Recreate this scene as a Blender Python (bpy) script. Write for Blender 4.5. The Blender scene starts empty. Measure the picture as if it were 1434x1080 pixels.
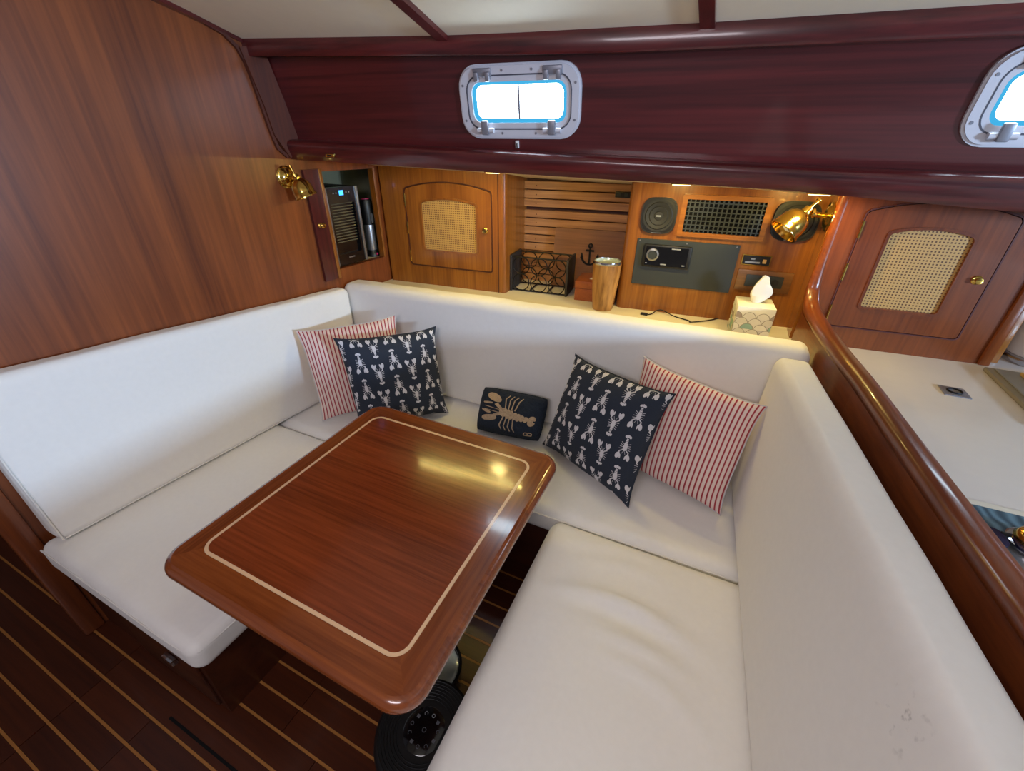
import bpy, bmesh, math, random
from mathutils import Vector, Matrix, noise
random.seed(7)
scene = bpy.context.scene
COL = scene.collection
PI = math.pi
V = Vector

# ------------------------------------------------------------------ camera
F_PX, CX, CY = 600.0, 717.0, 540.0            # focal length and centre for a 1434 x 1080 frame
YAW, PITCH, ROLL = math.radians(25.1), math.radians(29.9), math.radians(0.4)
CAM = V((0, 0, 1.60))
FWD = V((-math.sin(YAW)*math.cos(PITCH), math.cos(YAW)*math.cos(PITCH), -math.sin(PITCH)))
_r = V((math.cos(YAW), math.sin(YAW), 0)); _u = _r.cross(FWD)
RIGHT = _r*math.cos(ROLL) + _u*math.sin(ROLL)
UP = -_r*math.sin(ROLL) + _u*math.cos(ROLL)
cam_data = bpy.data.cameras.new('camera'); cam = bpy.data.objects.new('camera', cam_data); COL.objects.link(cam)
cam_data.sensor_fit = 'HORIZONTAL'; cam_data.sensor_width = 36.0; cam_data.lens = 36.0*F_PX/1434.0
cam_data.clip_start = 0.02
mw = Matrix((RIGHT, UP, -FWD)).transposed().to_4x4(); mw.translation = CAM; cam.matrix_world = mw
scene.camera = cam

# ------------------------------------------------------------------ view, world, large lights
vs = scene.view_settings
vs.view_transform = 'Standard'; vs.look = 'None'; vs.gamma = 1.0; vs.exposure = 0.0; vs.use_curve_mapping = False
world = bpy.data.worlds.new('world'); scene.world = world; world.use_nodes = True
bgn = world.node_tree.nodes['Background']; bgn.inputs[0].default_value = (0.80, 0.76, 0.86, 1); bgn.inputs[1].default_value = 0.16

def area_light(name, loc, target, sx, sy, power, col):
    d = bpy.data.lights.new(name, 'AREA'); d.shape = 'RECTANGLE'; d.size = sx; d.size_y = sy
    d.energy = power; d.color = col
    o = bpy.data.objects.new(name, d); COL.objects.link(o); o.location = loc
    o.rotation_euler = (V(target)-V(loc)).to_track_quat('-Z', 'Y').to_euler()
    return o
area_light('companionway_daylight', (3.6, -0.2, 1.62), (-1.6, 0.8, 0.9), 0.5, 0.22, 150, (0.50, 0.71, 1.0))
area_light('overhead_fill', (-0.2, -0.9, 2.12), (-0.4, 0.9, 0.5), 0.9, 0.6, 27, (0.97, 0.9, 0.97))  # soft fill added overhead behind the camera to lift the cabin

# ------------------------------------------------------------------ pixel helpers used to lay out planes of the cabin
def ray(u, v): return FWD*F_PX + RIGHT*(u-CX) - UP*(v-CY)
def onplane(u, v, p, n):
    r = ray(u, v); return CAM + r*((p-CAM).dot(n)/r.dot(n))
def onz(u, v, z): return onplane(u, v, V((0, 0, z)), V((0, 0, 1)))
WS = 0.09
WX = V((1, WS, 0)).normalized(); WYV = V((-WX.y, WX.x, 0)); WO = V((-1.7, 1.895, 0))
BX = V((0.085, 1, 0)).normalized(); BYV = V((-BX.y, BX.x, 0)); BO = V((-1.80, 0.24, 0))
def frame(o, x, y, z=V((0, 0, 1))):
    m = Matrix((x, y, z)).transposed().to_4x4(); m.translation = o; return m
MW = frame(WO, WX, WYV); MB = frame(BO, BX, BYV); MI = Matrix.Identity(4)
def loc_px(u, v, M, depth=0.0):
    p = onplane(u, v, M @ V((0, depth, 0)), M.to_3x3() @ V((0, 1, 0)))
    q = M.inverted() @ p; return q.x, q.z
def wl(u, v, d=0.0): return loc_px(u, v, MW, d)
def bl(u, v, d=0.0): return loc_px(u, v, MB, d)
def wline(y0, x, s=WS): return y0 + s*(x+1.7)

# ------------------------------------------------------------------ materials
def lin(h):
    c = [int(h[i:i+2], 16)/255 for i in (1, 3, 5)]
    return tuple((x/12.92 if x <= .04045 else ((x+.055)/1.055)**2.4) for x in c) + (1,)
MATS = {}
def base_mat(name, rough=0.5, metal=0.0, coat=0.0):
    m = bpy.data.materials.new(name); m.use_nodes = True; nt = m.node_tree
    b = nt.nodes['Principled BSDF']; b.inputs['Roughness'].default_value = rough; b.inputs['Metallic'].default_value = metal
    b.inputs['Coat Weight'].default_value = coat; b.inputs['Coat Roughness'].default_value = 0.08
    MATS[name] = m
    return m, nt, b
def plain(name, col, rough=0.5, metal=0.0, coat=0.0, var=0.08, scale=30, bump=0.0, sheen=0.0):
    m, nt, b = base_mat(name, rough, metal, coat)
    tc = nt.nodes.new('ShaderNodeTexCoord'); nz = nt.nodes.new('ShaderNodeTexNoise')
    nz.inputs['Scale'].default_value = scale; nz.inputs['Detail'].default_value = 4
    nt.links.new(tc.outputs['Object'], nz.inputs['Vector'])
    mx = nt.nodes.new('ShaderNodeMix'); mx.data_type = 'RGBA'
    c = lin(col); mx.inputs[6].default_value = tuple(x*(1-var) for x in c[:3]) + (1,)
    mx.inputs[7].default_value = tuple(min(1, x*(1+var)) for x in c[:3]) + (1,)
    nt.links.new(nz.outputs['Fac'], mx.inputs[0]); nt.links.new(mx.outputs[2], b.inputs['Base Color'])
    if bump:
        bp = nt.nodes.new('ShaderNodeBump'); bp.inputs['Strength'].default_value = bump; bp.inputs['Distance'].default_value = 0.006 if name.startswith('wool') else 0.002
        nt.links.new(nz.outputs['Fac'], bp.inputs['Height']); nt.links.new(bp.outputs[0], b.inputs['Normal'])
    if sheen: b.inputs['Sheen Weight'].default_value = sheen
    return m
def wood(name, dark, light, axis, rough=0.3, coat=0.4, fine=90, coarse=9, stretch=0.035, bump=0.06, peel=0.0):
    """straight grained varnished wood: grain runs along the given axis"""
    m, nt, b = base_mat(name, rough, 0, coat)
    N = nt.nodes.new; L = nt.links.new
    tc = N('ShaderNodeTexCoord'); info = N('ShaderNodeObjectInfo')
    add = N('ShaderNodeVectorMath'); add.operation = 'ADD'
    cmb = N('ShaderNodeCombineXYZ'); ml = N('ShaderNodeMath'); ml.operation = 'MULTIPLY'; ml.inputs[1].default_value = 7.3
    L(info.outputs['Random'], ml.inputs[0])
    for i in range(3): L(ml.outputs[0], cmb.inputs[i])
    L(tc.outputs['Object'], add.inputs[0]); L(cmb.outputs[0], add.inputs[1])
    def nz(sc, st, det, dist=0.0):
        mp = N('ShaderNodeMapping'); s = [sc]*3; s['xyz'.index(axis)] = sc*st
        mp.inputs['Scale'].default_value = s; L(add.outputs[0], mp.inputs['Vector'])
        n = N('ShaderNodeTexNoise'); n.inputs['Scale'].default_value = 1.0; n.inputs['Detail'].default_value = det
        n.inputs['Roughness'].default_value = 0.6; n.inputs['Distortion'].default_value = dist
        L(mp.outputs[0], n.inputs['Vector']); return n
    a = nz(coarse, stretch*1.6, 3, 0.4); f = nz(fine, stretch, 4)
    mx = N('ShaderNodeMix'); mx.data_type = 'FLOAT'; mx.inputs[0].default_value = 0.45
    L(a.outputs['Fac'], mx.inputs[2]); L(f.outputs['Fac'], mx.inputs[3])
    rp = N('ShaderNodeValToRGB'); rp.color_ramp.elements[0].position = 0.33; rp.color_ramp.elements[0].color = lin(dark)
    rp.color_ramp.elements[1].position = 0.62; rp.color_ramp.elements[1].color = lin(light)
    L(mx.outputs[0], rp.inputs[0]); L(rp.outputs[0], b.inputs['Base Color'])
    bp = N('ShaderNodeBump'); bp.inputs['Strength'].default_value = bump; bp.inputs['Distance'].default_value = 0.001
    L(f.outputs['Fac'], bp.inputs['Height']); L(bp.outputs[0], b.inputs['Normal'])
    if peel:
        pn = N('ShaderNodeTexNoise'); pn.inputs['Scale'].default_value = 160; pn.inputs['Detail'].default_value = 2; L(tc.outputs['Object'], pn.inputs['Vector'])
        pb = N('ShaderNodeBump'); pb.inputs['Strength'].default_value = peel; pb.inputs['Distance'].default_value = 0.001; L(pn.outputs['Fac'], pb.inputs['Height']); L(pb.outputs[0], b.inputs['Coat Normal'])
    return m
def emit(name, col, strength):
    m = bpy.data.materials.new(name); m.use_nodes = True; nt = m.node_tree
    for n in list(nt.nodes): nt.nodes.remove(n)
    o = nt.nodes.new('ShaderNodeOutputMaterial'); e = nt.nodes.new('ShaderNodeEmission')
    e.inputs[0].default_value = col; e.inputs[1].default_value = strength; nt.links.new(e.outputs[0], o.inputs[0])
    MATS[name] = m; return m

T_D, T_L = '#6b3012', '#a8602c'                # teak panel tones
for ax in 'xyz':
    wood('teak_'+ax, '#6c3810', '#9a5e20', ax)
    wood('mahog_'+ax, '#310e10', '#602020', ax, rough=0.28, fine=60, coarse=26, stretch=0.02)
    wood('galley_'+ax, '#54220d', '#80401a', ax, rough=0.3)
    wood('bulk_'+ax, '#5c2a11', '#8c4a20', ax, rough=0.36, coat=0.0, fine=70, coarse=6)
    wood('table_'+ax, '#5a240e', '#90421f', ax, rough=0.22, coat=0.6, fine=120, coarse=10, bump=0.2, peel=0.12)
    wood('sole_'+ax, '#35160c', '#502410', ax, rough=0.34, coat=0.2)
wood('border_x', '#622a10', '#8e4a20', 'x', rough=0.22, coat=0.7, fine=120, coarse=14)
wood('border_y', '#622a10', '#8e4a20', 'y', rough=0.22, coat=0.7, fine=120, coarse=14)
wood('band_z', '#3f1a10', '#602c18', 'z', rough=0.5, coat=0.0)
wood('slat_x', '#8a5a36', '#bf8a5a', 'x', rough=0.45, coat=0.1)
wood('board_x', '#6a4022', '#8e5d36', 'x', rough=0.5, coat=0.0)
wood('walnut_x', '#5b3a20', '#84592f', 'x', rough=0.4, coat=0.2)
wood('boxwood_y', '#7e3818', '#a2562c', 'y', rough=0.35, coat=0.3)
wood('tumbler_z', '#6a4018', '#c08a48', 'z', rough=0.35, coat=0.3, fine=60, coarse=22, stretch=0.12)
plain('holly', '#a87038', 0.4, var=0.15)
plain('inlay', '#e8c49c', 0.28, coat=0.6, var=0.06)
plain('cream', '#d9d0bd', 0.55, var=0.03)
plain('ceil', '#e6dcc8', 0.7, var=0.03)
plain('counter', '#d8cfc6', 0.35, var=0.03)
plain('fabric', '#efece7', 0.85, var=0.03, scale=60, bump=0.05, sheen=0.15)
plain('welt', '#e4e0da', 0.85, var=0.03)
plain('brass', '#d8b45c', 0.16, metal=1.0, var=0.04)
plain('chrome', '#c8c8cc', 0.18, metal=1.0, var=0.03)
plain('alu', '#cfced6', 0.4, metal=0.15, var=0.03)
plain('alu_dark', '#8f8f98', 0.4, metal=0.5, var=0.03)
plain('black', '#0c0c0d', 0.45, var=0.1)
plain('black_matt', '#020202', 1.0)
plain('black_gloss', '#08080a', 0.12, coat=0.5)
plain('charcoal', '#2c3131', 0.5, var=0.05)
plain('rubber', '#151617', 0.6, var=0.1)
plain('iron', '#1c1a1a', 0.5, metal=0.6)
plain('leather', '#262222', 0.6, var=0.25, scale=80, bump=0.3)
plain('silver', '#9a9a9c', 0.3, metal=0.8, var=0.04)
plain('grey_plastic', '#8d8f93', 0.4)
plain('white_plastic', '#e6e4df', 0.4)
plain('tissue', '#e9e4d8', 0.9, var=0.03)
plain('dark_recess', '#75755e', 0.8)
plain('groove', '#4a1f10', 0.6)
plain('mahog_groove', '#4a1713', 0.6)
plain('navy', '#232b3a', 0.9, var=0.15, scale=120, bump=0.1)
plain('print_white', '#cfcdd2', 0.9, var=0.05)
plain('wool_navy', '#1b2534', 1.0, var=0.5, scale=110, bump=1.0)
plain('wool_tan', '#b39c80', 1.0, var=0.25, scale=160, bump=1.0)
plain('wire_dim', '#5c553c', 0.5)
plain('icon', '#505056', 0.5)
plain('groove_shade', '#4c4c58', 0.6)  # dark tone for the shaded gap round the sash
plain('red_led', '#c8285a', 0.4)
plain('pale_glass', '#a9b7b0', 0.1, coat=0.6)
plain('cutboard', '#c9a468', 0.5)
plain('stone_grey', '#8c8474', 0.5)
plain('teal_print', '#8fb0a6', 0.7); plain('taupe_print', '#a89a90', 0.7); plain('pearl_print', '#d8d4c6', 0.7); plain('box_white', '#e4e0d4', 0.7)
plain('lens', '#22203a', 0.12, coat=0.6)
emit('display_blue', (0.05, 0.35, 1.0, 1), 3.0)
emit('window_sky', (0.70, 0.87, 1.0, 1), 16.0)
emit('window_edge_glow', (0.06, 0.45, 0.80, 1), 1.0)  # daylight caught in the glass edge, put in as emission
emit('led_warm', (1.0, 0.85, 0.40, 1), 5.0)

def cane_mat():
    m, nt, b = base_mat('cane', 0.55)
    N = nt.nodes.new; L = nt.links.new
    tc = N('ShaderNodeTexCoord'); sp = N('ShaderNodeSeparateXYZ'); L(tc.outputs['Object'], sp.inputs[0])
    def fr(out, k):
        a = N('ShaderNodeMath'); a.operation = 'MULTIPLY'; a.inputs[1].default_value = k; L(out, a.inputs[0])
        c = N('ShaderNodeMath'); c.operation = 'FRACT'; L(a.outputs[0], c.inputs[0])
        d = N('ShaderNodeMath'); d.operation = 'GREATER_THAN'; d.inputs[1].default_value = 0.52; L(c.outputs[0], d.inputs[0]); return d
    hx = fr(sp.outputs[0], 95); hz = fr(sp.outputs[2], 95)
    h = N('ShaderNodeMath'); h.operation = 'MULTIPLY'; L(hx.outputs[0], h.inputs[0]); L(hz.outputs[0], h.inputs[1])
    mx = N('ShaderNodeMix'); mx.data_type = 'RGBA'; mx.inputs[6].default_value = lin('#c09858'); mx.inputs[7].default_value = lin('#5c3517')
    L(h.outputs[0], mx.inputs[0]); L(mx.outputs[2], b.inputs['Base Color'])
    bp = N('ShaderNodeBump'); bp.invert = True; bp.inputs['Distance'].default_value = 0.002; L(h.outputs[0], bp.inputs['Height']); L(bp.outputs[0], b.inputs['Normal'])
    return m
cane_mat()
def stripe_mat():
    m, nt, b = base_mat('ticking', 0.9)
    N = nt.nodes.new; L = nt.links.new
    at = N('ShaderNodeAttribute'); at.attribute_name = 'st'
    k = N('ShaderNodeMath'); k.operation = 'MULTIPLY'; k.inputs[1].default_value = 27.0; L(at.outputs['Fac'], k.inputs[0])
    c = N('ShaderNodeMath'); c.operation = 'FRACT'; L(k.outputs[0], c.inputs[0])
    rp = N('ShaderNodeValToRGB'); rp.color_ramp.interpolation = 'LINEAR'
    e = rp.color_ramp.elements; e[0].position = 0.0; e[0].color = lin('#e6d2c8'); e[1].position = 0.50; e[1].color = lin('#e6d2c8')
    for p, cl in ((0.545, '#a83440'), (0.79, '#a02a38'), (0.87, '#d8a8a4'), (0.95, '#e6d2c8')):
        x = e.new(p); x.color = lin(cl)
    L(c.outputs[0], rp.inputs[0]); L(rp.outputs[0], b.inputs['Base Color'])
    return m
stripe_mat()
def smudge_fabric():
    m = plain('fabric_smudged', '#eeebe6', 0.85, var=0.03, scale=60, bump=0.05, sheen=0.15)
    nt = m.node_tree; b = nt.nodes['Principled BSDF']; N = nt.nodes.new; L = nt.links.new
    src = b.inputs['Base Color'].links[0].from_socket
    tc = N('ShaderNodeTexCoord'); mp = N('ShaderNodeVectorMath'); mp.operation = 'SUBTRACT'; mp.inputs[1].default_value = SM
    L(tc.outputs['Object'], mp.inputs[0]); ln = N('ShaderNodeVectorMath'); ln.operation = 'LENGTH'; L(mp.outputs[0], ln.inputs[0])
    r = N('ShaderNodeMapRange'); r.inputs[1].default_value = 0.065; r.inputs[2].default_value = 0.01; L(ln.outputs['Value'], r.inputs[0])
    nz = N('ShaderNodeTexNoise'); nz.inputs['Scale'].default_value = 55; nz.inputs['Detail'].default_value = 6; L(tc.outputs['Object'], nz.inputs['Vector'])
    g = N('ShaderNodeMapRange'); g.inputs[1].default_value = 0.60; g.inputs[2].default_value = 0.72; L(nz.outputs['Fac'], g.inputs[0])
    k = N('ShaderNodeMath'); k.operation = 'MULTIPLY'; L(r.outputs[0], k.inputs[0]); L(g.outputs[0], k.inputs[1])
    mx = N('ShaderNodeMix'); mx.data_type = 'RGBA'; L(k.outputs[0], mx.inputs[0]); L(src, mx.inputs[6]); mx.inputs[7].default_value = lin('#6a645e')
    L(mx.outputs[2], b.inputs['Base Color'])
SM = (0.33, 0.47, 0.78)
smudge_fabric()
def wave_mat():
    m, nt, b = base_mat('wave_mat', 0.6)
    N = nt.nodes.new; L = nt.links.new
    tc = N('ShaderNodeTexCoord'); w = N('ShaderNodeTexWave'); w.inputs['Scale'].default_value = 14; w.inputs['Distortion'].default_value = 7; w.inputs['Detail'].default_value = 1
    L(tc.outputs['Object'], w.inputs['Vector']); rp = N('ShaderNodeValToRGB')
    rp.color_ramp.elements[0].color = lin('#2f4350'); rp.color_ramp.elements[1].color = lin('#5f7c8a')
    L(w.outputs['Fac'], rp.inputs[0]); L(rp.outputs[0], b.inputs['Base Color'])
wave_mat()

# ------------------------------------------------------------------ object helpers
SHIFT = {}
def mesh_obj(name, bm, mat, smooth=None):
    bmesh.ops.recalc_face_normals(bm, faces=bm.faces)
    me = bpy.data.meshes.new(name); bm.to_mesh(me); bm.free()
    me.materials.append(MATS[mat] if isinstance(mat, str) else mat)
    if smooth is not None:
        for p in me.polygons: p.use_smooth = True
        me.set_sharp_from_angle(angle=math.radians(smooth))
    o = bpy.data.objects.new(name, me); COL.objects.link(o)
    return o
def tag(o, label, cat=None, group=None):
    o['label'] = label
    if cat: o['category'] = cat
    if group: o['group'] = group
    return o
def thing(name, label, cat, M=MI, at=(0, 0, 0), group=None):
    o = bpy.data.objects.new(name, None); COL.objects.link(o); o.empty_display_size = 0.05
    m = M.copy(); m.translation = M @ V(at); o.matrix_world = m
    SHIFT[o.name] = V(at)
    tag(o, label, cat, group); return o
def part(parent, name, bm, mat, smooth=None, label=None):
    s = SHIFT[parent.name]
    bmesh.ops.translate(bm, vec=-s, verts=bm.verts)
    o = mesh_obj(name, bm, mat, smooth); o.parent = parent
    SHIFT[o.name] = s
    if label: o['label'] = label
    return o
def sub(parent, name, bm, mat, smooth=None, label=None):
    return part(parent, name, bm, mat, smooth, label)
def single(name, bm, mat, label, cat, M=MI, at=(0, 0, 0), smooth=None, group=None):
    bmesh.ops.translate(bm, vec=-V(at), verts=bm.verts)
    o = mesh_obj(name, bm, mat, smooth); m = M.copy(); m.translation = M @ V(at); o.matrix_world = m
    SHIFT[o.name] = V(at)
    return tag(o, label, cat, group)
def struct(name, bm, mat, M=MI, smooth=None, label=None):
    o = mesh_obj(name, bm, mat, smooth); o.matrix_world = M; o['kind'] = 'structure'; SHIFT[o.name] = V((0, 0, 0))
    if label: o['label'] = label
    return o
def B(): return bmesh.new()
def box(bm, x0, x1, y0, y1, z0, z1, bev=0.0, seg=2):
    g = bmesh.ops.create_cube(bm, size=1.0); vs_ = g['verts']
    for v in vs_:
        v.co = V(((x0+x1)/2+v.co.x*(x1-x0), (y0+y1)/2+v.co.y*(y1-y0), (z0+z1)/2+v.co.z*(z1-z0)))
    if bev:
        es = list({e for v in vs_ for e in v.link_edges})
        bmesh.ops.bevel(bm, geom=es, offset=bev, segments=seg, affect='EDGES', profile=0.5)
    return bm
def hexa(bm, c):
    """8 corners, bottom ring then top ring"""
    vs_ = [bm.verts.new(p) for p in c]
    for f in ((0, 1, 2, 3), (4, 5, 6, 7), (0, 1, 5, 4), (1, 2, 6, 5), (2, 3, 7, 6), (3, 0, 4, 7)):
        bm.faces.new([vs_[i] for i in f])
    return bm
def rrect(x0, x1, z0, z1, r, k=4, m=10, rise=0.0):
    pts = []
    def arc(cx, cz, a0):
        for i in range(k+1):
            a = a0 + i*PI/2/k; pts.append((cx+r*math.cos(a), cz+r*math.sin(a)))
    arc(x0+r, z0+r, PI); arc(x1-r, z0+r, 1.5*PI); arc(x1-r, z1-r, 0)
    for i in range(1, m): t = i/m; pts.append((x1-r+(x0-x1+2*r)*t, z1))
    arc(x0+r, z1-r, PI/2)
    if rise:
        xc, hw = (x0+x1)/2, (x1-x0)/2
        pts = [(x, z+(rise*(1-((x-xc)/hw)**2) if z > z1-r-1e-6 else 0)) for x, z in pts]
    return pts
def prism(bm, pts, y0, y1):
    a = [bm.verts.new((x, y0, z)) for x, z in pts]; b = [bm.verts.new((x, y1, z)) for x, z in pts]
    bm.faces.new(a); bm.faces.new(b[::-1]); n = len(pts)
    for i in range(n): bm.faces.new((a[i], a[(i+1) % n], b[(i+1) % n], b[i]))
    return bm
def ring(bm, outer, inner, y0, y1, chamfer=0.0):
    n = len(outer)
    def lp(pts, y): return [bm.verts.new((x, y, z)) for x, z in pts]
    of, inf, ob, ib = lp(outer, y0), lp(inner, y0), lp(outer, y1), lp(inner, y1)
    for i in range(n):
        j = (i+1) % n
        bm.faces.new((of[i], of[j], inf[j], inf[i])); bm.faces.new((ob[i], ib[i], ib[j], ob[j]))
        bm.faces.new((of[i], ob[i], ob[j], of[j])); bm.faces.new((inf[i], inf[j], ib[j], ib[i]))
    return bm
def lathe(bm, prof, M=MI, n=24):
    rings = []
    for r, z in prof:
        if r < 1e-6: rings.append([bm.verts.new(M @ V((0, 0, z)))])
        else: rings.append([bm.verts.new(M @ V((r*math.cos(2*PI*i/n), r*math.sin(2*PI*i/n), z))) for i in range(n)])
    for a, b in zip(rings, rings[1:]):
        for i in range(n):
            j = (i+1) % n
            if len(a) == 1 and len(b) == 1: continue
            if len(a) == 1: bm.faces.new((a[0], b[i], b[j]))
            elif len(b) == 1: bm.faces.new((a[i], b[0], a[j]))
            else: bm.faces.new((a[i], a[j], b[j], b[i]))
    return bm
def sweep(bm, path, prof, closed=False, up=V((0, 0, 1)), caps=True):
    """profile (a, b) swept along path: a along side vector, b along up-ish vector"""
    path = [V(p) for p in path]; n = len(path); rings = []
    for i, p in enumerate(path):
        if closed: t = path[(i+1) % n]-path[i-1]
        else: t = path[min(i+1, n-1)]-path[max(i-1, 0)]
        t.normalize(); u0 = up if abs(t.dot(up)) < 0.97 else V((0, 1, 0.001))
        s = t.cross(u0).normalized(); w = s.cross(t).normalized()
        rings.append([bm.verts.new(p+s*a+w*b) for a, b in prof])
    m = len(prof)
    for i in range(n if closed else n-1):
        a, b = rings[i], rings[(i+1) % n]
        for k in range(m): bm.faces.new((a[k], a[(k+1) % m], b[(k+1) % m], b[k]))
    if not closed and caps: bm.faces.new(rings[0]); bm.faces.new(rings[-1][::-1])
    return bm
def circ(r, n=8): return [(r*math.cos(2*PI*i/n), r*math.sin(2*PI*i/n)) for i in range(n)]
def tube(bm, path, r, n=8, closed=False): return sweep(bm, path, circ(r, n), closed)
def align(p, d):
    m = V(d).to_track_quat('Z', 'Y').to_matrix().to_4x4(); m.translation = V(p); return m
def rod(bm, p, q, r, n=12):
    p, q = V(p), V(q); return lathe(bm, [(0, 0), (r, 0), (r, (q-p).length), (0, (q-p).length)], align(p, q-p), n)
def fbm(p, sc): return noise.noise(V(p)*sc)

# ================================================================== SETTING
# ---- cabin sole: planks and holly strips running fore and aft
bm = B(); box(bm, -3.2, 0.6, -1.2, 1.9, -0.06, -0.012)
floor = struct('floor', bm, 'groove')
PITCH_F = 0.0735; Y0F = -0.115
def fpart(name, bm, mat):
    o = mesh_obj(name, bm, mat); o.parent = floor; return o
for k in range(-9, 17):
    ya, yb = Y0F + PITCH_F*k + 0.0045, Y0F + PITCH_F*(k+1) - 0.0045
    if k < 5: cuts = [-3.2, -1.585 + 0.004*(k % 3), -1.30 if k in (1, 2) else -0.75, 0.6]
    else: cuts = [-3.2, -1.59, -0.9, 0.6]
    for a, b in zip(cuts, cuts[1:]):
        bm = B(); box(bm, a+0.001, b-0.001, ya, yb, -0.012, 0.0 + random.uniform(-0.0006, 0.0004)); fpart('plank', bm, 'sole_x')
    bm = B(); box(bm, -3.2, 0.6, yb+0.0008, yb+0.0082, -0.012, -0.0002); fpart('holly_strip', bm, 'holly')
hp = onz(240, 1003, 0); hq = onz(330, 1078, 0)
bm = B(); box(bm, hp.x, -0.86, 0.127, 0.135, -0.002, 0.0014); fpart('hatch_gap', bm, 'black_matt')

# ---- bulkhead (forward wall) with the wine locker opening
ox0, oz1 = bl(443, 238); ox1, _ = bl(523, 241); _, oz0 = bl(471, 378); oz0b = bl(537, 363)[1]
OX0, OX1, OZ0, OZ1 = ox0, ox1+0.005, (oz0+oz0b)/2+0.004, oz1-0.008
bm = B(); ring(bm, rrect(-0.03, 1.80, 0.0, 2.16, 0.001), rrect(OX0, OX1, OZ0, OZ1, 0.002), 0.0, 0.035)
wall_left = struct('wall_left', bm, 'bulk_z', MB)
# locker cavity behind the bulkhead
bm = B()
D = 0.36
box(bm, OX0-0.10, OX1+0.1, D, D+0.01, OZ0-0.03, OZ1+0.02)
box(bm, OX0-0.10, OX0-0.09, 0.036, D, OZ0-0.03, OZ1+0.02); box(bm, OX1+0.09, OX1+0.10, 0.036, D, OZ0-0.03, OZ1+0.02)
box(bm, OX0-0.10, OX1+0.1, 0.036, D, OZ1+0.01, OZ1+0.02)
o = mesh_obj('locker_lining', bm, 'dark_recess'); o.parent = wall_left
bm = B(); box(bm, OX0-0.10, OX1+0.1, 0.0355, D, OZ0-0.025, OZ0-0.002); o = mesh_obj('locker_shelf', bm, 'cream'); o.parent = wall_left
# wood edge lining of the opening
for nm, a in (('opening_trim', (OX0-0.001, OX0+0.010, -0.003, 0.034, OZ0, OZ1)), ('opening_trim', (OX1-0.012, OX1+0.001, -0.003, 0.034, OZ0, OZ1))):
    bm = B(); box(bm, *a, bev=0.002); o = mesh_obj(nm, bm, 'teak_z'); o.parent = wall_left
# end post of the bulkhead at the doorway
bm = B(); box(bm, -0.085, -0.025, -0.012, 0.05, 0.0, 2.16, bev=0.008)
trim = struct('trim_1', bm, 'galley_z', MB, 40)

# forward cabin wall seen past the bulkhead end
bm = B(); box(bm, -3.2, -3.17, -1.2, 1.9, 0.0, 2.2); struct('wall_forward', bm, 'bulk_z')
# bulkhead moulding following ceiling, cabin side and fascia
mould = [(240, 0), (300, 34), (336, 62), (352, 100), (372, 160), (384, 195), (398, 218), (412, 224), (470, 228), (545, 240)]
def bpt(u, v, d): x, z = bl(u, v); return V((x, d, z))
bm = B()
pth = [(p.x, 0, p.z) for p in (bpt(120, -62, 0), bpt(240, 6, 0), bpt(310, 46, 0), bpt(330, 66, 0), bpt(345, 92, 0), bpt(365, 148, 0), bpt(380, 190, 0), bpt(388, 208, 0), bpt(402, 220, 0))]
sweep(bm, pth, [(-0.006, -0.012), (0.006, -0.012), (0.006, 0.012), (-0.006, 0.012)], up=V((0, 1, 0)))
struct('trim_2', bm, 'band_z', MB, 40)
# corner post against the cabin side (band between moulding and side panel)
bm = B()
a = [bpt(331, 66, 0), bpt(366, 148, 0), bpt(381, 190, 0), bpt(404, 222, 0), bpt(414, 190, 0), bpt(362, 62, 0)]
prism(bm, [(p.x, p.z) for p in a], -0.02, 0.01)
struct('trim_3', bm, 'band_z', MB)

# ---- cabin side: beam, side panel with ports, fascia
XS = [-1.74 + 0.1*i for i in range(36)]
def lerp_tab(tab, x):
    for (x0, y0), (x1, y1) in zip(tab, tab[1:]):
        if x <= x1: return y0+(y1-y0)*(x-x0)/(x1-x0)
    (x0, y0), (x1, y1) = tab[-2:]; return y0+(y1-y0)*(x-x0)/(x1-x0)
BEAM_LO = [(-1.75, 1.857), (-.956, 1.826), (-.38, 1.809), (.494, 1.802), (1.8, 1.80)]
BEAM_HI = [(-1.75, 1.908), (-.922, 1.874), (-.672, 1.868), (-.152, 1.861), (.468, 1.858), (1.8, 1.858)]
FAS_HI = [(-1.75, 1.596), (-.692, 1.564), (.261, 1.535), (.652, 1.53), (1.8, 1.515)]
FAS_LO = [(-1.75, 1.525), (-.709, 1.496), (.12, 1.476), (.696, 1.444), (1.8, 1.40)]
def loft(bm, secf, xs=XS):
    rings = []
    for x in xs: rings.append([bm.verts.new((x, y, z)) for y, z in secf(x)])
    m = len(rings[0])
    for a, b in zip(rings, rings[1:]):
        for k in range(m): bm.faces.new((a[k], a[(k+1) % m], b[(k+1) % m], b[k]))
    bm.faces.new(rings[0]); bm.faces.new(rings[-1][::-1]); return bm
def sec_beam(x):
    y = wline(1.34, x); lo, hi = lerp_tab(BEAM_LO, x), lerp_tab(BEAM_HI, x)
    return [(y+.004, lo), (y, lo+.006), (y, hi-.004), (y+.004, hi+.004), (y+0.16, hi+.002), (y+0.16, lo+0.01), (y+.03, lo+.004)]
bm = B(); loft(bm, sec_beam); struct('trim_4', bm, 'mahog_x', MI, 40)
def side_y(x, z):   # cabin side leans inboard towards the top
    return wline(1.475, x) - 0.20*(z-1.58)
def sec_fas(x):
    y = wline(1.42, x); lo, hi = lerp_tab(FAS_LO, x), lerp_tab(FAS_HI, x); h = hi-lo
    return [(y+.016, lo-.002), (y+.004, lo+.012), (y, lo+.3*h), (y-.006, lo+.55*h), (y-.008, lo+.72*h), (y-.003, lo+.88*h), (y+.008, lo+.97*h),
            (y+.022, hi), (y+.10, hi+.004), (y+.10, lo+.02), (y+.06, lo+.001)]
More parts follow.
